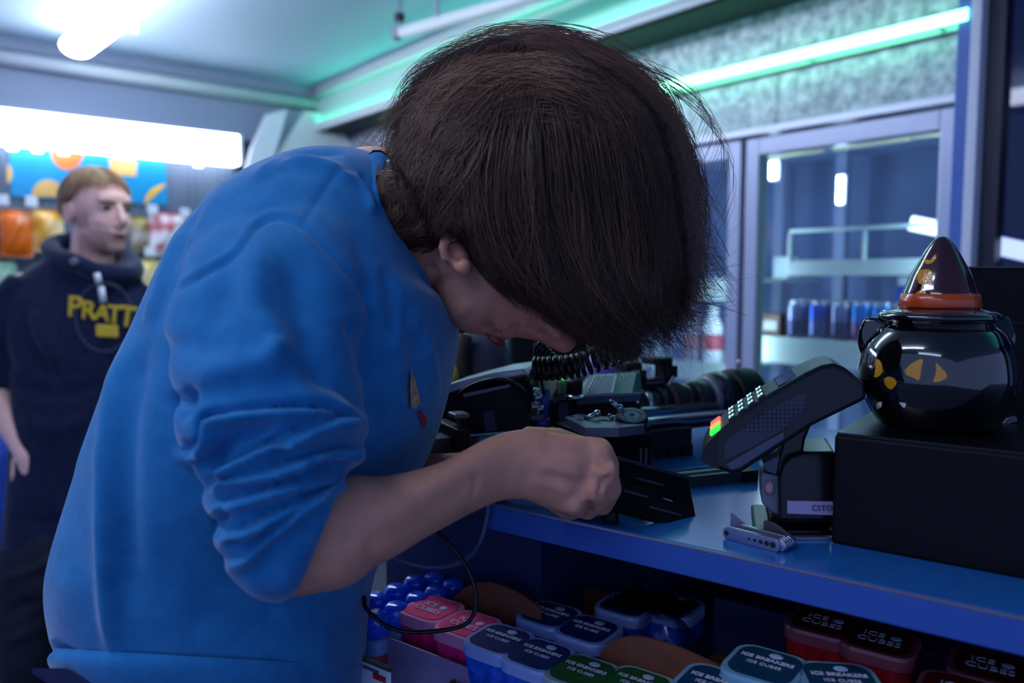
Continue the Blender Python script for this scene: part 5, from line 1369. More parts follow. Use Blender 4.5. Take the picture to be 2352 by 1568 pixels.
# point-of-sale monitor
mo = thing('monitor', 'black point of sale monitor behind the cat jar', 'monitor', (P(2400, 1000, .9)[0], P(2400, 1000, .9)[1], ZT))
ma = P(2180, 612, .88); mdir = nrm(np.array([1, -.12, 0])); mn = nrm(np.cross(mdir, Z)); mn = mn if mn[1] < 0 else -mn
MB().box(ma + mdir * .19 - Z * .105, (mdir, mn, Z), (.38, .03, .21)).build('screen_back', M_blk, mo, bevel=.006)
MB().box(ma + mdir * .19 - Z * .004 - mn * .012, (mdir, mn, Z), (.384, .05, .008)).build('top_bezel', mat('bezel_lit_grey', rgb(62, 70, 80), .35), mo, bevel=.002)  # paler than the back: light on the top edge put into the colour
MB().box(ma + mdir * .19 - Z * .062 + mn * .0155, (mdir, mn, Z), (.37, .002, .0015)).build('seam', M_hole, mo)
MB().box(ma + mdir * .155 - Z * .138 + mn * .016, (mdir, mn, Z), (.035, .001, .014)).build('label', mat('mon_label', rgb(84, 88, 112), .5), mo)
MB().box(ma + mdir * .19 - Z * .22 - mn * .02, (mdir, mn, Z), (.08, .04, .22)).build('stem', M_blk, mo, bevel=.004)
MB().box(np.array([ma[0] + .19, ma[1] + .02, ZT + .008]), (mdir, mn, Z), (.20, .14, .016)).build('foot', M_blk, mo, bevel=.004)
hk = MB(); hk.tube(smooth_path(np.array([P(2332, 962, .72), P(2314, 968, .72), P(2306, 985, .72), P(2308, 1000, .72)]), 12), .003, 8); hk.ball(P(2303, 996, .715), np.eye(3), (.006, .004, .005), 12, 8)
tag(hk.build('plastic_hook', mat('hook_mauve', rgb(120, 112, 140), .4), smooth=True), 'small pale plastic hook beside the jar on the black box', 'hook')
# ------------------------------------------------------------------ film camera rig on the counter
RA = vp_dir(4800.0)                     # lens direction
RB = nrm(np.array([-RA[1], RA[0], 0])); RB = RB if RB[1] > 0 else -RB
R0 = P(1310, 982, .95)
def RK(a, b, z): return R0 + RA * a + RB * b + Z * (z - R0[2])
def hitR(px, py, b=0.0):
    q = onplane(px, py, R0 + RB * b, RB); return float((q - R0) @ RA), float(q[2])
AXR = (RA, RB, Z)
def rbox(mb, a0, a1, b0, b1, z0, z1): return mb.box(RK((a0 + a1) / 2, (b0 + b1) / 2, (z0 + z1) / 2), AXR, (abs(a1 - a0), abs(b1 - b0), abs(z1 - z0)))
M_cam = mat('camera_black', rgb(14, 14, 22), .5, spec=.3, bump=.06, bscale=800); M_camg = mat('camera_grey', rgb(112, 118, 132), .4, metal=.4); M_chrome = mat('chrome', rgb(195, 198, 205), .18, metal=1.0)
M_velcro = mat('velcro', rgb(78, 82, 112), .9, bump=.5, bscale=1200); M_lensr = mat('lens_ring', rgb(40, 40, 54), .28, metal=.3)
def rp(name, px0, px1, py0, py1, b0, b1, m, parent, bevel=.0015):
    a0, z1 = hitR(px0, py0, b0); a1, z0 = hitR(px1, py1, b0); zt = hitR((px0 + px1) / 2, py0, b0)[1]; zb = hitR((px0 + px1) / 2, py1, b0)[1]
    mb = MB(); rbox(mb, a0, a1, b0, b1, zb, zt); return mb.build(name, m, parent, bevel=bevel)
rig = thing('film_camera', 'black film camera on rods with a long lens on the counter', 'camera', (R0[0], R0[1], ZT))
bdy = rp('camera_body', 1262, 1474, 912, 1012, .03, .16, M_cam, rig, .004)
zt_b = hitR(1368, 912, .03)[1]; aL = hitR(1262, 912, .03)[0]; aR = hitR(1474, 912, .03)[0]
m_ = MB(); rbox(m_, aL - .002, aR + .002, .027, .163, zt_b, zt_b + .005); m_.build('top_plate', M_camg, bdy, bevel=.001)
# perforated vent: a sloping cover with rows of holes
def quad_slab(mb, q, t):
    q = np.array(q); n = nrm(np.cross(q[1] - q[0], q[3] - q[0])); n = n if n @ (CAM - q[0]) > 0 else -n
    b_ = q - n * t; return mb.add(np.vstack([q, b_]), [(0, 1, 2, 3), (7, 6, 5, 4), (0, 4, 5, 1), (1, 5, 6, 2), (2, 6, 7, 3), (3, 7, 4, 0)]), n
cq = [P(1326, 910, .945), P(1474, 902, .985), P(1470, 852, 1.05), P(1356, 858, 1.02)]
m_, _n = quad_slab(MB(), cq, .012); m_.build('sloping_cover', M_camg, bdy, bevel=.002)
gq = np.array([P(1343, 905, .940), P(1408, 901, .957), P(1417, 858, 1.012), P(1365, 861, .999)])
m_, gn = quad_slab(MB(), gq, .004); gr = m_.build('vent_grille', mat('vent_metal', rgb(190, 192, 205), .4, metal=.2), bdy, bevel=.0006)
hm = MB()
for i in range(8):
    for j in range(10):
        a_ = (i + .75 + (.35 if j % 2 else 0)) / 9.2; b_ = (j + .8) / 11.0
        q = (gq[0] * (1 - a_) + gq[1] * a_) * (1 - b_) + (gq[3] * (1 - a_) + gq[2] * a_) * b_
        hm.lathe([(.0015, 0), (.0013, .0003)], q + gn * .0002, gn, 6)
hgr = hm.build('vent_holes', M_hole, gr); hgr['kind'] = 'stuff'
pxprism('green_strip', [(1452, 900), (1462, 856), (1470, 854), (1472, 900)], .978, .004, mat('cover_green', rgb(30, 110, 80), .4), bdy)
rp('velcro_strip', 1283, 1306, 925, 990, .0285, .031, M_velcro, bdy, 0)
for px, py in ((1455, 908), (1465, 922), (1275, 922), (1275, 990)):
    a, z = hitR(px, py, .0285); MB().cyl(RK(a, .0285, z), RK(a, .031, z), .0022, n=10).build('screw', M_chrome, bdy)
# lens
prof_px = [(1471, 36, 'a'), (1484, 36, 'a'), (1484, 32, 'b'), (1504, 32, 'b'), (1506, 37, 'c'), (1519, 37, 'c'), (1520, 33, 'd'), (1529, 33, 'd'), (1529, 44, 'e'), (1557, 44, 'e'), (1560, 38, 'f'), (1576, 38, 'f'), (1584, 45, 'g'), (1613, 46, 'g'),
           (1616, 50, 'h'), (1626, 57, 'h'), (1628, 59, 'i'), (1651, 62, 'i'), (1651, 57, 'j'), (1664, 57, 'j'), (1668, 64, 'k'), (1719, 65, 'k')]
lb_ = .095
def axis_y(px): return 934 - (px - 1484) * .135
segs = {}
for px, r, k in prof_px:
    a, z = hitR(px, axis_y(px), lb_); d = project(RK(a, lb_, z)[None])[0, 2]; segs.setdefault(k, []).append((a, z, r * d / FPX))
aa = np.array([hitR(px, axis_y(px), lb_) for px in (1471, 1719)]); zl0, zl1 = aa[0, 1], aa[1, 1]
zax = (zl0 + zl1) / 2
LENS0 = RK(0, lb_, zax)
lcol = {'a': M_chrome, 'b': M_lensr, 'c': M_lensr, 'd': M_cam, 'e': mat('focus_rubber', rgb(52, 44, 46), .6), 'f': M_lensr, 'g': M_lensr, 'h': M_camg, 'i': mat('lens_barrel', rgb(48, 50, 64), .22, metal=.4), 'j': M_cam, 'k': M_cam}
lens = None
for k, pts in segs.items():
    (a0, _, r0), (a1, _, r1) = pts; w = abs(a1 - a0)
    pr_ = [(r0 * .80, a0), (r0 * .97, a0 + w * .02), (r0, a0 + w * .08), (r1, a1 - w * .08), (r1 * .97, a1 - w * .02), (r1 * .80, a1)]
    o = MB().lathe(pr_, LENS0, RA, 40).build('lens_ring' if k != 'k' else 'matte_box_ring', lcol[k], rig, smooth=False)
    for p in o.data.polygons: p.use_smooth = True
    if k == 'e':
        n = 40
        for i in range(n):
            t = 2 * math.pi * i / n; rad = RB * math.cos(t) + Z * math.sin(t); q = LENS0 + RA * (a0 + w / 2) + rad * r0 * 1.01
            if i % 1 == 0: MB().box(q, (RA, rad, np.cross(RA, rad)), (w * .7, .0016, .0022)).build('focus_tooth', lcol['e'], o)
a1 = segs['k'][1][0]; MB().lathe([(.0, a1 - .006), (segs['k'][1][2] * .78, a1 - .004)], LENS0, RA, 32).build('front_glass', mat('lens_glass', rgb(10, 14, 30), .03, spec=1.0, coat=1.0), rig, smooth=True)
q = RK(hitR(1697, 838, lb_)[0], lb_, hitR(1697, 832, lb_)[1]); MB().ball(q, np.eye(3), (.0045, .0045, .005), 12, 8).build('knob', mat('knob_pale', rgb(220, 200, 205), .4), rig, smooth=True)
# rods
for b, zz in ((0.0, R0[2]), (.07, R0[2])):
    aS, aE = hitR(985, 1025, b)[0], hitR(1725, 948, b)[0]
    MB().cyl(RK(aS, b, zz - .004), RK(aE, b, zz - .004), .0078, n=20).build('rod', M_chrome, rig, smooth=True)
rp('rod_bar', 990, 1085, 1004, 1036, -.012, .02, mat('rod_bar_grey', rgb(70, 72, 90), .4, metal=.5), rig)
# clamp with T handle at the left
cl = rp('rod_clamp', 1050, 1080, 985, 1036, -.03, .04, M_cam, rig, .002)
rp('clamp_stem', 1058, 1072, 958, 990, -.015, .0, M_cam, cl, .001); rp('clamp_handle', 1044, 1080, 950, 962, -.018, .004, M_camg, cl, .002)
# bridge plate with rosette
def prism_holes(mb, outer, holes, o, u, v, w, t):
    from mathutils.geometry import tessellate_polygon
    loops = [[Vector((x, y, 0)) for x, y in outer]] + [[Vector((x, y, 0)) for x, y in h] for h in holes]
    tri = tessellate_polygon(loops); pts = [p for l in loops for p in l]; n = len(pts)
    A = np.array([o + u * p.x + v * p.y for p in pts]); B = A + w * t; Fc = []
    up_ = np.cross(u, v) @ w
    for a, b, c in tri:
        ar = (pts[b].x - pts[a].x) * (pts[c].y - pts[a].y) - (pts[c].x - pts[a].x) * (pts[b].y - pts[a].y)
        if (ar > 0) == (up_ > 0): a, c = c, a
        Fc.append((a, b, c)); Fc.append((n + c, n + b, n + a))
    k = 0
    for l in loops:
        m = len(l)
        for i in range(m): Fc.append((k + i, k + (i + 1) % m, n + k + (i + 1) % m, n + k + i))
        k += m
    return mb.add(np.vstack([A, B]), Fc)
def circ(cx, cy, rx, ry=None, n=14): return [(cx + rx * math.cos(2 * math.pi * i / n), cy + (ry or rx) * math.sin(2 * math.pi * i / n)) for i in range(n)]
zp = P(1380, 965, .88)[2]
def hp_(px, py): p = onz(px, py, zp) - R0; return float(p @ RA), float(p @ RB)
outer = [hp_(1298, 958), hp_(1330, 950), hp_(1400, 957), hp_(1436, 952), hp_(1470, 955), hp_(1480, 975), hp_(1420, 982), hp_(1344, 982)]
hol = [circ(*hp_(1314, 957), .0035), circ(*hp_(1334, 964), .0042), circ(*hp_(1386, 965), .0065, .0055), circ(*hp_(1372, 968), .002), circ(*hp_(1402, 966), .002)]
bpo = RK(0, 0, zp)
prism_holes(MB(), outer, hol, bpo, RA, RB, Z, -.010).build('bridge_plate', mat('plate_grey', rgb(96, 102, 128), .4, metal=.3), rig)
rq = P(1451, 954, .875); RZ = nrm(Z * .94 - FWD * .34); RX = RGT; RY = np.cross(RZ, RX)
rs = MB().lathe([(.0170, -.022), (.0182, -.020), (.0182, -.002), (.0172, 0)], rq, RZ, 40).build('rosette', M_cam, rig, smooth=False)
MB().lathe([(.0165, .0), (.0160, .0012), (.0105, .0014), (.0100, .0)], rq, RZ, 40).build('rosette_ring', M_camg, rs)
MB().lathe([(.0095, .0), (.0092, .0012), (.003, .0013)], rq, RZ, 30).build('rosette_face', mat('rosette_grey', rgb(130, 132, 148), .35, metal=.6), rs)
MB().cyl(rq + RZ * .0012, rq + RZ * .0018, .0028, n=14).build('rosette_hole', M_hole, rs)
for i in range(24):
    t = 2 * math.pi * i / 24; r_ = RX * math.cos(t) + RY * math.sin(t); MB().box(rq + r_ * .0132 + RZ * .0016, (r_, np.cross(RZ, r_), RZ), (.004, .0008, .0006)).build('rosette_tooth', M_chrome, rs)
for (x0, y0, x1, y1) in ((1342, 962, 1372, 949), (1396, 952, 1412, 962), (1400, 920, 1424, 936)):
    p0, p1 = P(x0, y0, .885), P(x1, y1, .885); lv = MB(); lv.tube([p0, p1], [.0022, .0032], 10); lv.ball(p1, np.eye(3), (.0042, .0042, .0042), 12, 8); lv.build('lever', M_chrome, rig, smooth=True)
rp('bridge_block', 1338, 1492, 984, 1062, -.085, -.02, M_cam, rig, .002)
MB().box(P(1428, 984, .862), (RA, RB, Z), (.075, .001, .0012)).build('block_edge', M_camg, rig)
bl_ = rp('lower_block', 1410, 1496, 1000, 1100, -.095, -.03, M_cam, rig, .002)
for k, xx in enumerate((1472, 1484)):
    q = P(xx, 1052, .845); MB().box(q, (RA, RB, Z), (.0022, .0006, .022)).build('grey_strip', M_camg, bl_)
# support under the lens
rp('lens_support', 1492, 1590, 985, 1032, -.02, .03, M_cam, rig, .002)
rp('support_block', 1506, 1530, 1020, 1050, -.01, .02, M_cam, rig, .001); rp('support_foot', 1540, 1562, 1025, 1056, -.01, .02, M_cam, rig, .001); rp('support_block', 1572, 1592, 1020, 1060, -.01, .02, M_cam, rig, .001)
rp('rod_rail', 1492, 1640, 968, 986, -.004, .004, M_cam, rig, .001)
# top brackets
t1_ = rp('handle_bracket', 1440, 1476, 833, 852, .09, .12, M_cam, rig, .002); rp('bracket_stem', 1466, 1486, 850, 905, .09, .115, M_cam, t1_, .002); rp('bracket_bolt', 1452, 1470, 850, 856, .085, .1, M_chrome, t1_, .001)
t2_ = rp('handle_bracket', 1502, 1546, 822, 837, .10, .13, M_cam, rig, .002); rp('bracket_stem', 1527, 1545, 826, 884, .10, .125, M_cam, t2_, .002); rp('bracket_tab', 1546, 1557, 840, 866, .10, .115, M_cam, t2_, .001)
rp('handle_rail', 1484, 1528, 870, 895, .10, .12, M_cam, rig, .002); rp('handle_rail', 1486, 1526, 876, 880, .098, .10, M_camg, rig, 0)
m_ = MB(); m_.cyl(P(1536, 884, 1.03), P(1548, 864, 1.03), .002, n=8); m_.build('lever', M_chrome, rig)
# connectors at the rear of the body
cx_ = rp('connector_block', 1282, 1318, 872, 908, .02, .06, M_camg, rig, .003)
MB().ball(P(1297, 866, .955), np.eye(3), (.0036, .0036, .0036), 14, 10).build('status_light', mat('led_green', (.1, 1, .1), .3, emit=(.06, 1, .03), estr=2.5), cx_, smooth=True)
MB().ball(P(1330, 904, .955), np.eye(3), (.002, .002, .002), 12, 8).build('status_light', mat('led_green_dim', (.1, .5, .1), .3, emit=(.15, .6, .05), estr=.5), cx_, smooth=True)
MB().lathe([(.008, 0), (.010, .002), (.010, .018), (.008, .020)], P(1319, 905, .95), nrm(np.array([0, -.3, 1])), 20).build('knob', M_cam, rig, smooth=True)
MB().lathe([(.006, 0), (.0075, .002), (.0075, .012), (.005, .014)], P(1330, 872, .96), nrm(np.array([.3, -.2, 1])), 18).build('knob', mat('knob_green', rgb(120, 160, 140), .3, metal=.4), rig, smooth=True)
MB().lathe([(.010, -.002), (.011, 0), (.011, .002), (.004, .0035)], P(1322, 912, .94), Z, 20).build('screw_eye', M_chrome, rig, smooth=True)
for x, y, r_ in ((1230, 925, .006), (1222, 945, .005), (1236, 950, .005), (1228, 908, .0042)):
    MB().lathe([(r_ * .7, 0), (r_, .001), (r_, r_ * 2.2), (r_ * .7, r_ * 2.4)], P(x, y, .92), nrm(np.array([.2, -.5, .8])), 16).build('connector_plug', M_chrome, rig, smooth=True)
MB().cyl(P(1246, 955, .93), P(1252, 892, .93), .0068, n=16).build('blue_plug', mat('plug_blue', rgb(30, 70, 150), .4), rig, smooth=True)
MB().cyl(P(1246, 990, .93), P(1246, 958, .93), .0085, n=16).build('purple_plug', mat('plug_purple', rgb(62, 48, 130), .4), rig, smooth=True)
MB().box(P(1232, 957, .925), (RA, RB, Z), (.016, .012, .006)).build('plug_bar', M_camg, rig, bevel=.001)
# ribbon strips behind the cables
for pts in ([(1222, 850), (1258, 848), (1262, 880), (1236, 905), (1222, 890)], [(1246, 868), (1284, 860), (1270, 885), (1256, 900)], [(1256, 905), (1278, 872), (1286, 874), (1264, 918)]):
    pxprism('ribbon', pts, .965, .003, mat('ribbon_beige', rgb(200, 170, 160), .5), rig)
# monitor / battery at the left
mn_ = pxprism('battery_box', [(1012, 905), (1205, 872), (1222, 880), (1222, 1000), (1012, 1016)], .93, .11, M_cam, rig, bevel=.004)
pxprism('battery_lid', [(1012, 888), (1060, 874), (1130, 856), (1203, 846), (1208, 860), (1130, 876), (1012, 908)], .925, .10, mat('lid_silver', rgb(165, 172, 185), .3, metal=.5), rig, bevel=.0015)
pxprism('battery_band', [(1062, 905), (1170, 882), (1172, 888), (1100, 904), (1066, 912)], .9275, .002, M_camg, rig)
for i in range(5):
    x = 1078 + 9 * i; pxprism('lid_rib', [(x, 882 - 2.3 * i), (x + 4, 881 - 2.3 * i), (x + 6, 890 - 2.3 * i), (x + 2, 891 - 2.3 * i)], .9235, .001, M_lensr, rig)
pxprism('velcro_strip', [(1108, 948), (1132, 942), (1142, 988), (1116, 992)], .9285, .002, M_velcro, rig)
pxprism('velcro_strip', [(1176, 948), (1184, 946), (1192, 990), (1182, 992)], .9285, .002, mat('velcro_dark', rgb(34, 34, 50), .9), rig)
MB().tube(smooth_path(np.array([P(1046, 915, .915), P(1075, 890, .905), P(1120, 874, .90), P(1160, 872, .90), P(1195, 890, .905), P(1215, 915, .91)]), 30), .0026, 8).build('cable', M_cab_b, rig, smooth=True)
# coiled cable
def coil(pts, r, turns, wr, name, label):
    C = smooth_path(np.array(pts), 16 * turns); T = np.gradient(C, axis=0); T /= np.linalg.norm(T, axis=1)[:, None]
    u = np.cross(T, Z); u /= np.linalg.norm(u, axis=1)[:, None]; w = np.cross(T, u); a = np.linspace(0, 2 * math.pi * turns, len(C))
    env = np.clip(np.minimum(np.linspace(0, 1, len(C)), np.linspace(1, 0, len(C))) / .04, .2, 1)
    C = C + (r * env)[:, None] * (np.cos(a)[:, None] * u + np.sin(a)[:, None] * w)
    return tag(MB().tube(C, wr, 6).build(name, M_cab_b, smooth=True), label, 'cable')
coil([P(1222, 846, .88), P(1260, 846, .875), P(1310, 842, .87), P(1360, 830, .87), P(1420, 808, .88), P(1460, 790, .90)], .0118, 18, .0026, 'coiled_cable', 'thick black coiled cable stretched behind the fringe')
coil([P(1232, 790, .90), P(1250, 808, .895), P(1272, 830, .89), P(1290, 845, .885)], .0062, 9, .0022, 'coiled_cable', 'short black coiled cable hanging under the nose')
tag(MB().tube(smooth_path(np.array([P(1232, 786, .90), P(1228, 815, .90), P(1236, 850, .90), P(1244, 880, .91), P(1250, 905, .92)]), 24), .002, 8).build('cable', M_cab_b, smooth=True), 'thin black cable dropping from the nose to the blue plug', 'cable')
tag(MB().tube(smooth_path(np.array([P(1222, 850, .90), P(1214, 880, .90), P(1216, 920, .91), P(1224, 945, .915)]), 24), .002, 8).build('cable', M_cab_b, smooth=True), 'thin black cable running down to the silver plugs', 'cable')

# plate held in the hand and the dovetail bar
pA, pB, pC = P(1392, 1046, .778), P(1580, 1098, .800), P(1552, 1195, .7475)
pu_ = pB - pA; pv_ = pC - pB; pL = np.linalg.norm(pu_); pH = np.linalg.norm(pv_); pu_ = nrm(pu_); pv_ = nrm(pv_ - pu_ * (pv_ @ pu_)); pw_ = nrm(np.cross(pu_, pv_)); pw_ = pw_ if pw_[1] > 0 else -pw_
def slot(cx, cy, L_, r): return [(cx + L_ / 2 + r * math.sin(t), cy - r * math.cos(t)) for t in np.linspace(0, math.pi, 7)] + [(cx - L_ / 2 - r * math.sin(t), cy + r * math.cos(t)) for t in np.linspace(0, math.pi, 7)]
plt = thing('camera_plate', 'black slotted camera plate held in the fist above the counter', 'camera plate', pC)
prism_holes(MB(), [(-.012, 0), (pL, 0), (pL * .985, pH), (-.012, pH)], [slot(pL * .70, pH * .52, .0085, .0036), slot(pL * .34, pH * .40, .012, .0020)], pA, pu_, pv_, pw_, .005).build('plate', mat('plate_black', rgb(12, 12, 20), .75, spec=.12), plt, bevel=.0006)
for cx, cy, w_ in ((.50, .30, .030), (.62, .80, .034), (.30, .62, .026)):
    MB().box(pA + pu_ * pL * cx + pv_ * pH * cy - pw_ * .0004, (pu_, pv_, pw_), (w_, .0022, .001)).build('rib', mat('plate_rib', rgb(62, 60, 82), .7, spec=.1), plt)
MB().box(pA + pu_ * pL * .5 + pv_ * .0008, (pu_, pv_, pw_), (pL * 1.03, .0016, .007)).build('top_edge', mat('plate_rib', rgb(62, 60, 82), .7, spec=.1), plt)
ft = P(1403, 1200, .745); MB().cyl(onz(1403, 1203, ZT + .0005), P(1403, 1158, .745), .0075, n=18).build('foot', M_cam, plt, smooth=True)
MB().lathe([(.0075, 0), (.0085, .001), (.0085, .003), (.0075, .004)], P(1403, 1186, .745), Z, 18).build('foot_ring', M_chrome, plt, smooth=True)
dv = thing('dovetail_bar', 'grey grooved dovetail bar lying behind the black plate', 'camera plate', onz(1640, 1112, ZT))
d0, d1 = onz(1560, 1124, ZT), onz(1705, 1108, ZT); dd = nrm(d1 - d0); dn = nrm(np.cross(Z, dd)); dn = dn if dn[1] > 0 else -dn; dl = np.linalg.norm(d1 - d0)
M_dov = mat('dovetail_grey', rgb(78, 80, 98), .35, metal=.5)
MB().prism([(0, 0), (.045, 0), (.042, .011), (.034, .013), (.032, .010), (.026, .010), (.024, .013), (.016, .013), (.014, .010), (.008, .010), (.006, .013), (.002, .012)], d0, dn, Z, dd, dl).build('bar', M_dov, dv, bevel=.0006)
MB().box(d1 + dd * .010 + dn * .022 + Z * .0065, (dd, dn, Z), (.022, .048, .013)).build('end_block', M_cam, dv, bevel=.001)

# backpack and purple hat seen behind the rig
bk = thing('backpack', 'dark grey backpack standing behind the camera rig', 'backpack', K(uL + .0, .50, ZT))
pk = MB(); inflated(pk, [(1040, 905), (1046, 800), (1062, 768), (1100, 745), (1140, 752), (1162, 790), (1174, 840), (1182, 960), (1110, 984), (1046, 978)], (1110, 862), 1.22, .05, 48, 16, power=3.0)
pV, pF_ = remesh(pk, .006, 3); mesh_np('bag', pV, pF_, mat('bag_grey', rgb(52, 58, 76), .8, var=.15, scale=60), bk)
MB().tube(smooth_path(np.array([P(1068, 770, 1.17), P(1058, 815, 1.165), P(1062, 870, 1.165), P(1080, 915, 1.17)]), 20), .012, 8).build('strap', mat('strap_brown', rgb(58, 46, 46), .7), bk, smooth=True)
MB().ball(P(1036, 862, 1.15), np.eye(3), (.012, .01, .018), 14, 10).build('yellow_tag', mat('tag_yellow', rgb(215, 180, 50), .5), bk, smooth=True)
hp2 = MB(); inflated(hp2, [(1326, 930), (1340, 850), (1375, 828), (1405, 832), (1428, 862), (1434, 930), (1420, 966), (1340, 966)], (1380, 895), 1.30, .05, 40, 14, power=2.6)
tag(hp2.build('knit_cap', mat('cap_purple', rgb(88, 66, 165), .8, bump=.3, bscale=300), smooth=True), 'purple knit cap lying behind the camera vent', 'cap')
# ------------------------------------------------------------------ blond man by the snack wall
DB = 2.30
m2 = thing('person', 'person in navy hoodie with yellow lettering looking right by the snacks', 'person', (P(160, 900, DB)[0], P(160, 900, DB)[1], 0))
M_hood = mat('navy_fleece', rgb(24, 30, 56), .85, spec=.15, col2=rgb(32, 40, 70), scale=50, bump=.2, bscale=700, sheen=.2)
hb = MB()
hs_ = [((0, 1265), (315, 1275), DB, .13), ((4, 1215), (318, 1228), DB, .135), ((14, 1100), (324, 1112), DB, .135), ((22, 950), (335, 962), DB, .13), ((20, 820), (350, 835), DB, .125), ((8, 730), (362, 745), DB, .115), ((22, 660), (352, 680), DB + .01, .10), ((70, 612), (320, 640), DB + .02, .085), ((128, 590), (290, 612), DB + .02, .07)]
hb.loft(resample([section(a, b, d, t, 48, 2.4) for a, b, d, t in hs_], 40))
sl_ = [((20, 625), (120, 680), DB, .07), ((-25, 680), (85, 730), DB - .01, .07), ((-58, 770), (58, 800), DB - .02, .068), ((-72, 850), (40, 862), DB - .04, .062), ((-66, 905), (28, 888), DB - .06, .055)]
hb.loft(resample([section(a, b, d, t, 32) for a, b, d, t in sl_], 24))
hb.loft(resample([section((320, 640), (380, 690), DB + .03, .06, 32), section((345, 760), (430, 770), DB + .03, .06, 32), section((340, 900), (430, 905), DB + .02, .055, 32)], 16))
# hood roll
hb.tube(smooth_path(np.array([P(228, 628, DB - .085), P(170, 604, DB - .07), P(128, 585, DB), P(120, 562, DB + .08), P(190, 552, DB + .12), P(270, 575, DB + .10), P(310, 615, DB + .02), P(285, 632, DB - .06), P(228, 628, DB - .085)]), 40), .028, 12)
bV, bF = remesh(hb, .009, 3)
bV = sculpt(bV, bF, [([(40, 680), (70, 780), (110, 850), (150, 880)], 14, -.012), ([(70, 700), (100, 780), (140, 840)], 16, .010), ([(20, 870), (90, 900), (180, 900), (240, 880)], 14, -.008), ([(40, 960), (120, 985), (220, 960)], 16, .008), ([(20, 1180), (90, 1200), (160, 1190)], 10, -.008), ([(110, 1010), (150, 1100), (160, 1180)], 16, -.008), ([(-10, 780), (20, 830), (40, 850)], 9, -.008), ([(150, 620), (200, 650), (240, 660)], 9, -.008)])
hoodie = mesh_np('hoodie', lap(bV, bF, 2, .5), bF, M_hood, m2)
hoodie['label'] = 'navy hoodie with yellow chest lettering'
def surf2(px, py, lift=.006):
    pr = project(bV); d = np.hypot(pr[:, 0] - px, pr[:, 1] - py); I = np.where(d < 14)[0]
    return P(px, py, (pr[I, 2].min() if len(I) else DB - .12) - lift)
M_yl = mat('print_yellow', rgb(225, 190, 50), .6)
for ch, px, py, rot, szz in (('P', 172, 706, -.10, .082), ('R', 204, 714, -.05, .070), ('A', 235, 720, .02, .062), ('T', 264, 724, .07, .070), ('T', 293, 729, .12, .082)):
    u = RGT * math.cos(rot) - Z * math.sin(.12 + rot * .3); u = nrm(u); text_obj('lettering', ch, szz, surf2(px, py), u, nrm(Z - u * (Z @ u)), M_yl, hoodie, .003, bold=.0012)
q = surf2(246, 760); MB().box(q, (nrm(RGT - Z * .05), Z, -FWD), (.062, .034, .006)).build('yellow_print', M_yl, hoodie, bevel=.008)
ring_m = MB()
for i in range(40):
    t = 2 * math.pi * i / 40
    if 3.5 < t < 3.7: continue
    x, y = 240 + 66 * math.cos(t), 728 + 78 * math.sin(t)
    if x > 330: continue
    ring_m.box(surf2(x, y, .004), (RGT, Z, -FWD), (.0045, .009, .004))
sr = ring_m.build('seal_print', mat('print_grey_blue', rgb(84, 94, 116), .6), hoodie); sr['kind'] = 'stuff'
for (x0, y0, x1, y1) in ((222, 628, 228, 650), (232, 658, 238, 694)):
    MB().tube([surf2(x0, y0, .012), surf2(x1, y1, .016)], .0085, 10).build('drawstring_tip', M_white, hoodie, smooth=True)
MB().lathe([(.006, 0), (.012, .002), (.012, .005), (.006, .006)], surf2(170, 601, .004), nrm(CAM - P(170, 601, DB)), 18).build('grommet', M_camg, hoodie, smooth=True)

# head, neck, arm and hand
sk2 = MB(); hc2 = P(226, 480, DB - .01)
fv = nrm(np.array([.86, -.50, -.04])); sv = nrm(np.cross(fv, Z)); sv = sv if sv[1] < 0 else -sv; uv = nrm(np.cross(sv, fv)); uv = uv if uv[2] > 0 else -uv
HX = (fv, sv, uv)
def hl(f, s, u): return hc2 + fv * f + sv * s + uv * u
sk2.ball(hc2 + uv * .01, HX, (.098, .076, .092)); sk2.ball(hl(.052, 0, -.035), HX, (.048, .060, .075)); sk2.ball(hl(.035, 0, -.082), HX, (.058, .054, .048)); sk2.ball(hl(.078, 0, -.108), HX, (.024, .026, .022))
sk2.ball(hl(.075, 0, .025), HX, (.026, .052, .03)); sk2.ball(hl(.062, .030, -.038), HX, (.030, .028, .026)); sk2.ball(hl(.062, -.030, -.038), HX, (.030, .028, .026))
capsule(sk2, [hl(.098, 0, .004), hl(.116, 0, -.034), hl(.108, 0, -.046)], [.009, .0125, .010]); sk2.ball(hl(.100, .010, -.046), HX, (.010, .008, .008)); sk2.ball(hl(.100, -.010, -.046), HX, (.010, .008, .008))
sk2.ball(hl(.092, 0, -.068), HX, (.014, .024, .010)); sk2.ball(hl(.092, 0, -.086), HX, (.013, .020, .008))
sk2.ball(hl(-.012, .079, -.018), HX, (.017, .007, .030)); sk2.tube(smooth_path(np.array([hl(-.02, .086, -.045), hl(-.028, .088, -.02), hl(-.022, .089, .006), hl(-.004, .086, .008)]), 12), .0035, 8)
capsule(sk2, [hl(-.02, 0, -.04), hl(-.03, 0, -.13), P(205, 640, DB + .01)], [.058, .060, .068])
for s_ in (1, -1): sk2.ball(hl(.082, .031 * s_, .002), HX, (.012, .018, .010))
capsule(sk2, [P(190, 660, DB), P(170, 900, DB), P(165, 1150, DB)], [.07, .08, .08])
capsule(sk2, [P(60, 660, DB), P(-5, 780, DB - .02), P(-25, 880, DB - .05), P(10, 950, DB - .07), P(44, 1015, DB - .09)], [.045, .045, .043, .037, .029])
capsule(sk2, [P(44, 1015, DB - .09), P(66, 1050, DB - .10), P(72, 1078, DB - .10)], [.029, .032, .028])
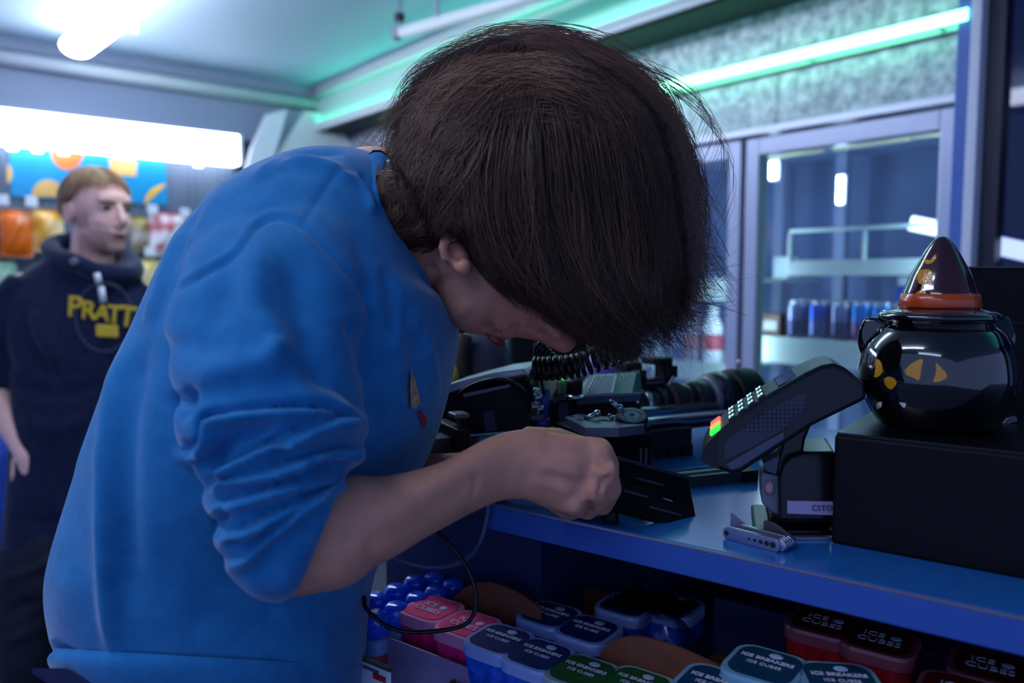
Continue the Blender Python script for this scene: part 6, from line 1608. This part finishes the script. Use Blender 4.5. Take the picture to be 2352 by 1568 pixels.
for (x1, y1, x2, y2, x3, y3, r_) in ((90, 1040, 112, 1066, 128, 1090, .010), (80, 1066, 84, 1098, 84, 1122, .0105), (64, 1070, 64, 1106, 62, 1130, .0105), (48, 1066, 46, 1100, 46, 1124, .010), (36, 1056, 32, 1086, 32, 1106, .009)):
    capsule(sk2, [P(x1, y1, DB - .10), P(x2, y2, DB - .105), P(x3, y3, DB - .10)], [r_ * 1.15, r_, r_ * .85])
k2V, k2F = remesh(sk2, .0042, 3)
def skin2():
    m = mat('skin_fair', rgb(250, 196, 182), .5, spec=.3, sss=.12); nt = m.node_tree; b = nt.nodes['Principled BSDF']
    a1 = nt.nodes.new('ShaderNodeAttribute'); a1.attribute_name = 'beard'; mx = nt.nodes.new('ShaderNodeMix'); mx.data_type = 'RGBA'
    mx.inputs[6].default_value = (*rgb(250, 196, 182), 1); mx.inputs[7].default_value = (*rgb(112, 74, 58), 1)
    nt.links.new(a1.outputs['Fac'], mx.inputs[0]); nt.links.new(mx.outputs[2], b.inputs['Base Color']); return m
bod2 = mesh_np('body', k2V, k2F, skin2(), m2)
lo = np.stack([(k2V - hc2) @ fv, (k2V - hc2) @ sv, (k2V - hc2) @ uv], 1)
jaw = np.clip((-.062 - lo[:, 2]) / .02, 0, 1) * np.clip((lo[:, 2] + .15) / .02, 0, 1) * np.clip((lo[:, 0] + .02) / .02, 0, 1) * np.clip(1.3 - np.abs(lo[:, 0] - .09) / .02 * (np.abs(lo[:, 1]) < .02) * 0, 0, 1)
side_ = np.clip((np.abs(lo[:, 1]) - .045) / .012, 0, 1) * np.clip((.0 - lo[:, 2]) / .02, 0, 1) * np.clip((lo[:, 2] + .13) / .02, 0, 1) * (lo[:, 0] > -.01) * (lo[:, 0] < .05)
att = bod2.data.attributes.new('beard', 'FLOAT', 'POINT'); att.data.foreach_set('value', np.clip(np.maximum(jaw * .55, side_ * .25), 0, 1).astype(np.float32))
for s_ in (1, -1):
    e_ = MB().ball(hl(.0865, .031 * s_, .001), HX, (.010, .0125, .0085), 16, 10).build('eye', mat('eye_dark', rgb(70, 60, 70), .15), bod2, smooth=True)
    MB().tube(smooth_path(np.array([hl(.088, .050 * s_, .014), hl(.098, .032 * s_, .020), hl(.102, .014 * s_, .015)]), 10), .0045, 8).build('eyebrow', mat('brow_blond', rgb(150, 110, 85), .7), bod2, smooth=True)
MB().ball(hl(.101, 0, -.078), HX, (.006, .020, .006), 16, 10).build('mouth', mat('mouth_dark', rgb(110, 40, 50), .4), bod2, smooth=True)
# blond hair
M_bl = hair_mat('blond_hair', rgb(168, 128, 92), rgb(236, 202, 160), .35)
hm2 = MB(); hm2.ball(hl(-.012, 0, .022), HX, (.106, .089, .098), 48, 32); me = hm2
Vh = np.vstack(hm2.v); Lh = np.stack([(Vh - hc2) @ fv, (Vh - hc2) @ sv, (Vh - hc2) @ uv], 1)
line = np.where(Lh[:, 0] > .035, .058 + (Lh[:, 0] - .035) * .1, np.where(Lh[:, 0] > -.03, .012 + (Lh[:, 0] + .03) * .7, -.085 + (Lh[:, 0] + .10) * 1.38))
keep = Lh[:, 2] > line + .006
Fk = [q for q in hm2.f if all(keep[i] for i in q)]
hr2 = MB().add(Vh, Fk).build('hair', M_bl, m2, smooth=True); hr2['label'] = 'short blond swept hair'
rg = np.random.default_rng(8); n = 3200; ph = rg.uniform(0, 2 * math.pi, n); th = rg.uniform(.05, 1.75, n); mm = 8
tt = np.linspace(0, 1, mm)[None]; T2 = th[:, None] + tt * rg.uniform(.35, .6, n)[:, None]; P2 = ph[:, None] + .5 * tt * np.sin(ph)[:, None] + rg.normal(0, .06, (n, 1))
rr2 = 1.0 + rg.uniform(.0, .05, n)[:, None] + .04 * np.sin(3 * ph + 2 * T2.T[0])[:, None] * tt
X = np.stack([np.sin(T2) * np.cos(P2) * .106, np.sin(T2) * np.sin(P2) * .089, np.cos(T2) * .098], -1) * rr2[..., None]
Cw = hl(-.012, 0, .022) + X[..., :1] * fv + X[..., 1:2] * sv + X[..., 2:3] * uv
lf = X[..., 0] - .012; lu = X[..., 2] + .022
ln = np.where(lf > .035, .054, np.where(lf > -.03, .010 + (lf + .03) * .68, -.095 + (lf + .10) * 1.5))
ok = (lu > ln - .012).all(1); Cw = Cw[ok]
v2, f2 = strand_mesh(Cw, rg.uniform(.0007, .0012, len(Cw)))
hs2 = mesh_np('hair_strands', v2, f2, M_bl, hr2); hs2['kind'] = 'stuff'
a3 = hs2.data.attributes.new('strand', 'FLOAT', 'POINT'); a3.data.foreach_set('value', np.repeat(rg.random(len(Cw)), mm * 3).astype(np.float32))
# trousers and shoes
M_tr = mat('dark_trousers', rgb(22, 26, 44), .8, var=.25, scale=18, bump=.2, bscale=500)
tr2 = MB(); fz = 0.0
capsule(tr2, [P(165, 1240, DB + .01), P(165, 1300, DB + .01)], [.15, .14])
for x_, y_ in ((72, DB), (250, DB + .04)):
    k0 = P(x_ + 10, 1290, y_ + .01); k1 = P(x_ - 4, 1500, y_); k2_ = np.array([k1[0] - .01, k1[1] + .01, .09])
    capsule(tr2, [k0, k1, k2_], [.105, .085, .07])
t2V, t2F = remesh(tr2, .01, 4)
t2V = sculpt(t2V, t2F, [([(0, 1330), (70, 1310), (130, 1280)], 10, .01), ([(0, 1420), (60, 1390), (120, 1380)], 12, -.01), ([(10, 1480), (70, 1450), (110, 1440)], 12, .01)])
mesh_np('trousers', t2V, t2F, M_tr, m2)
for x_, y_ in ((72, DB), (250, DB + .04)):
    k1 = P(x_, 1500, y_); MB().ball(np.array([k1[0] + .02, k1[1] - .05, .045]), np.eye(3), (.055, .14, .045), 20, 12).build('shoe', mat('shoe_black', rgb(25, 25, 30), .5), m2, smooth=True)
# added pale post as the floor seen between his legs, blue bag at the left edge
st = thing('floor_gap_post', 'added pale post standing in for the floor seen between the trouser legs', 'stand', (P(70, 1560, 2.75)[0], P(70, 1560, 2.75)[1], 0))
ta, tb = P(86, 1455, 2.62), P(52, 1620, 2.62); tb[2] = 0.02
MB().tube([ta, tb], [.028, .055], 12).build('leg', mat('floor_gap_pale', rgb(170, 180, 195), .5), st, smooth=True)
MB().tube([ta, ta + np.array([.02, .35, -ta[2] + .02])], [.028, .05], 12).build('leg', mat('floor_gap_pale', rgb(170, 180, 195), .5), st, smooth=True)
bgb = MB(); inflated(bgb, [(-120, 985), (10, 990), (34, 1010), (38, 1120), (26, 1240), (-10, 1300), (-120, 1310)], (-50, 1140), 2.52, .08, 40, 14, power=4)
tag(bgb.build('tote_bag', mat('tote_blue', rgb(30, 80, 190), .6, var=.2, scale=20), smooth=True), 'bright blue tote bag at the left edge behind the hand', 'bag')

# plain numbers for the trims of the room
k = 0
for o in list(bpy.data.objects):
    if o.name.startswith('trim_'):
        k += 1; o.name = 'trim_%d' % k
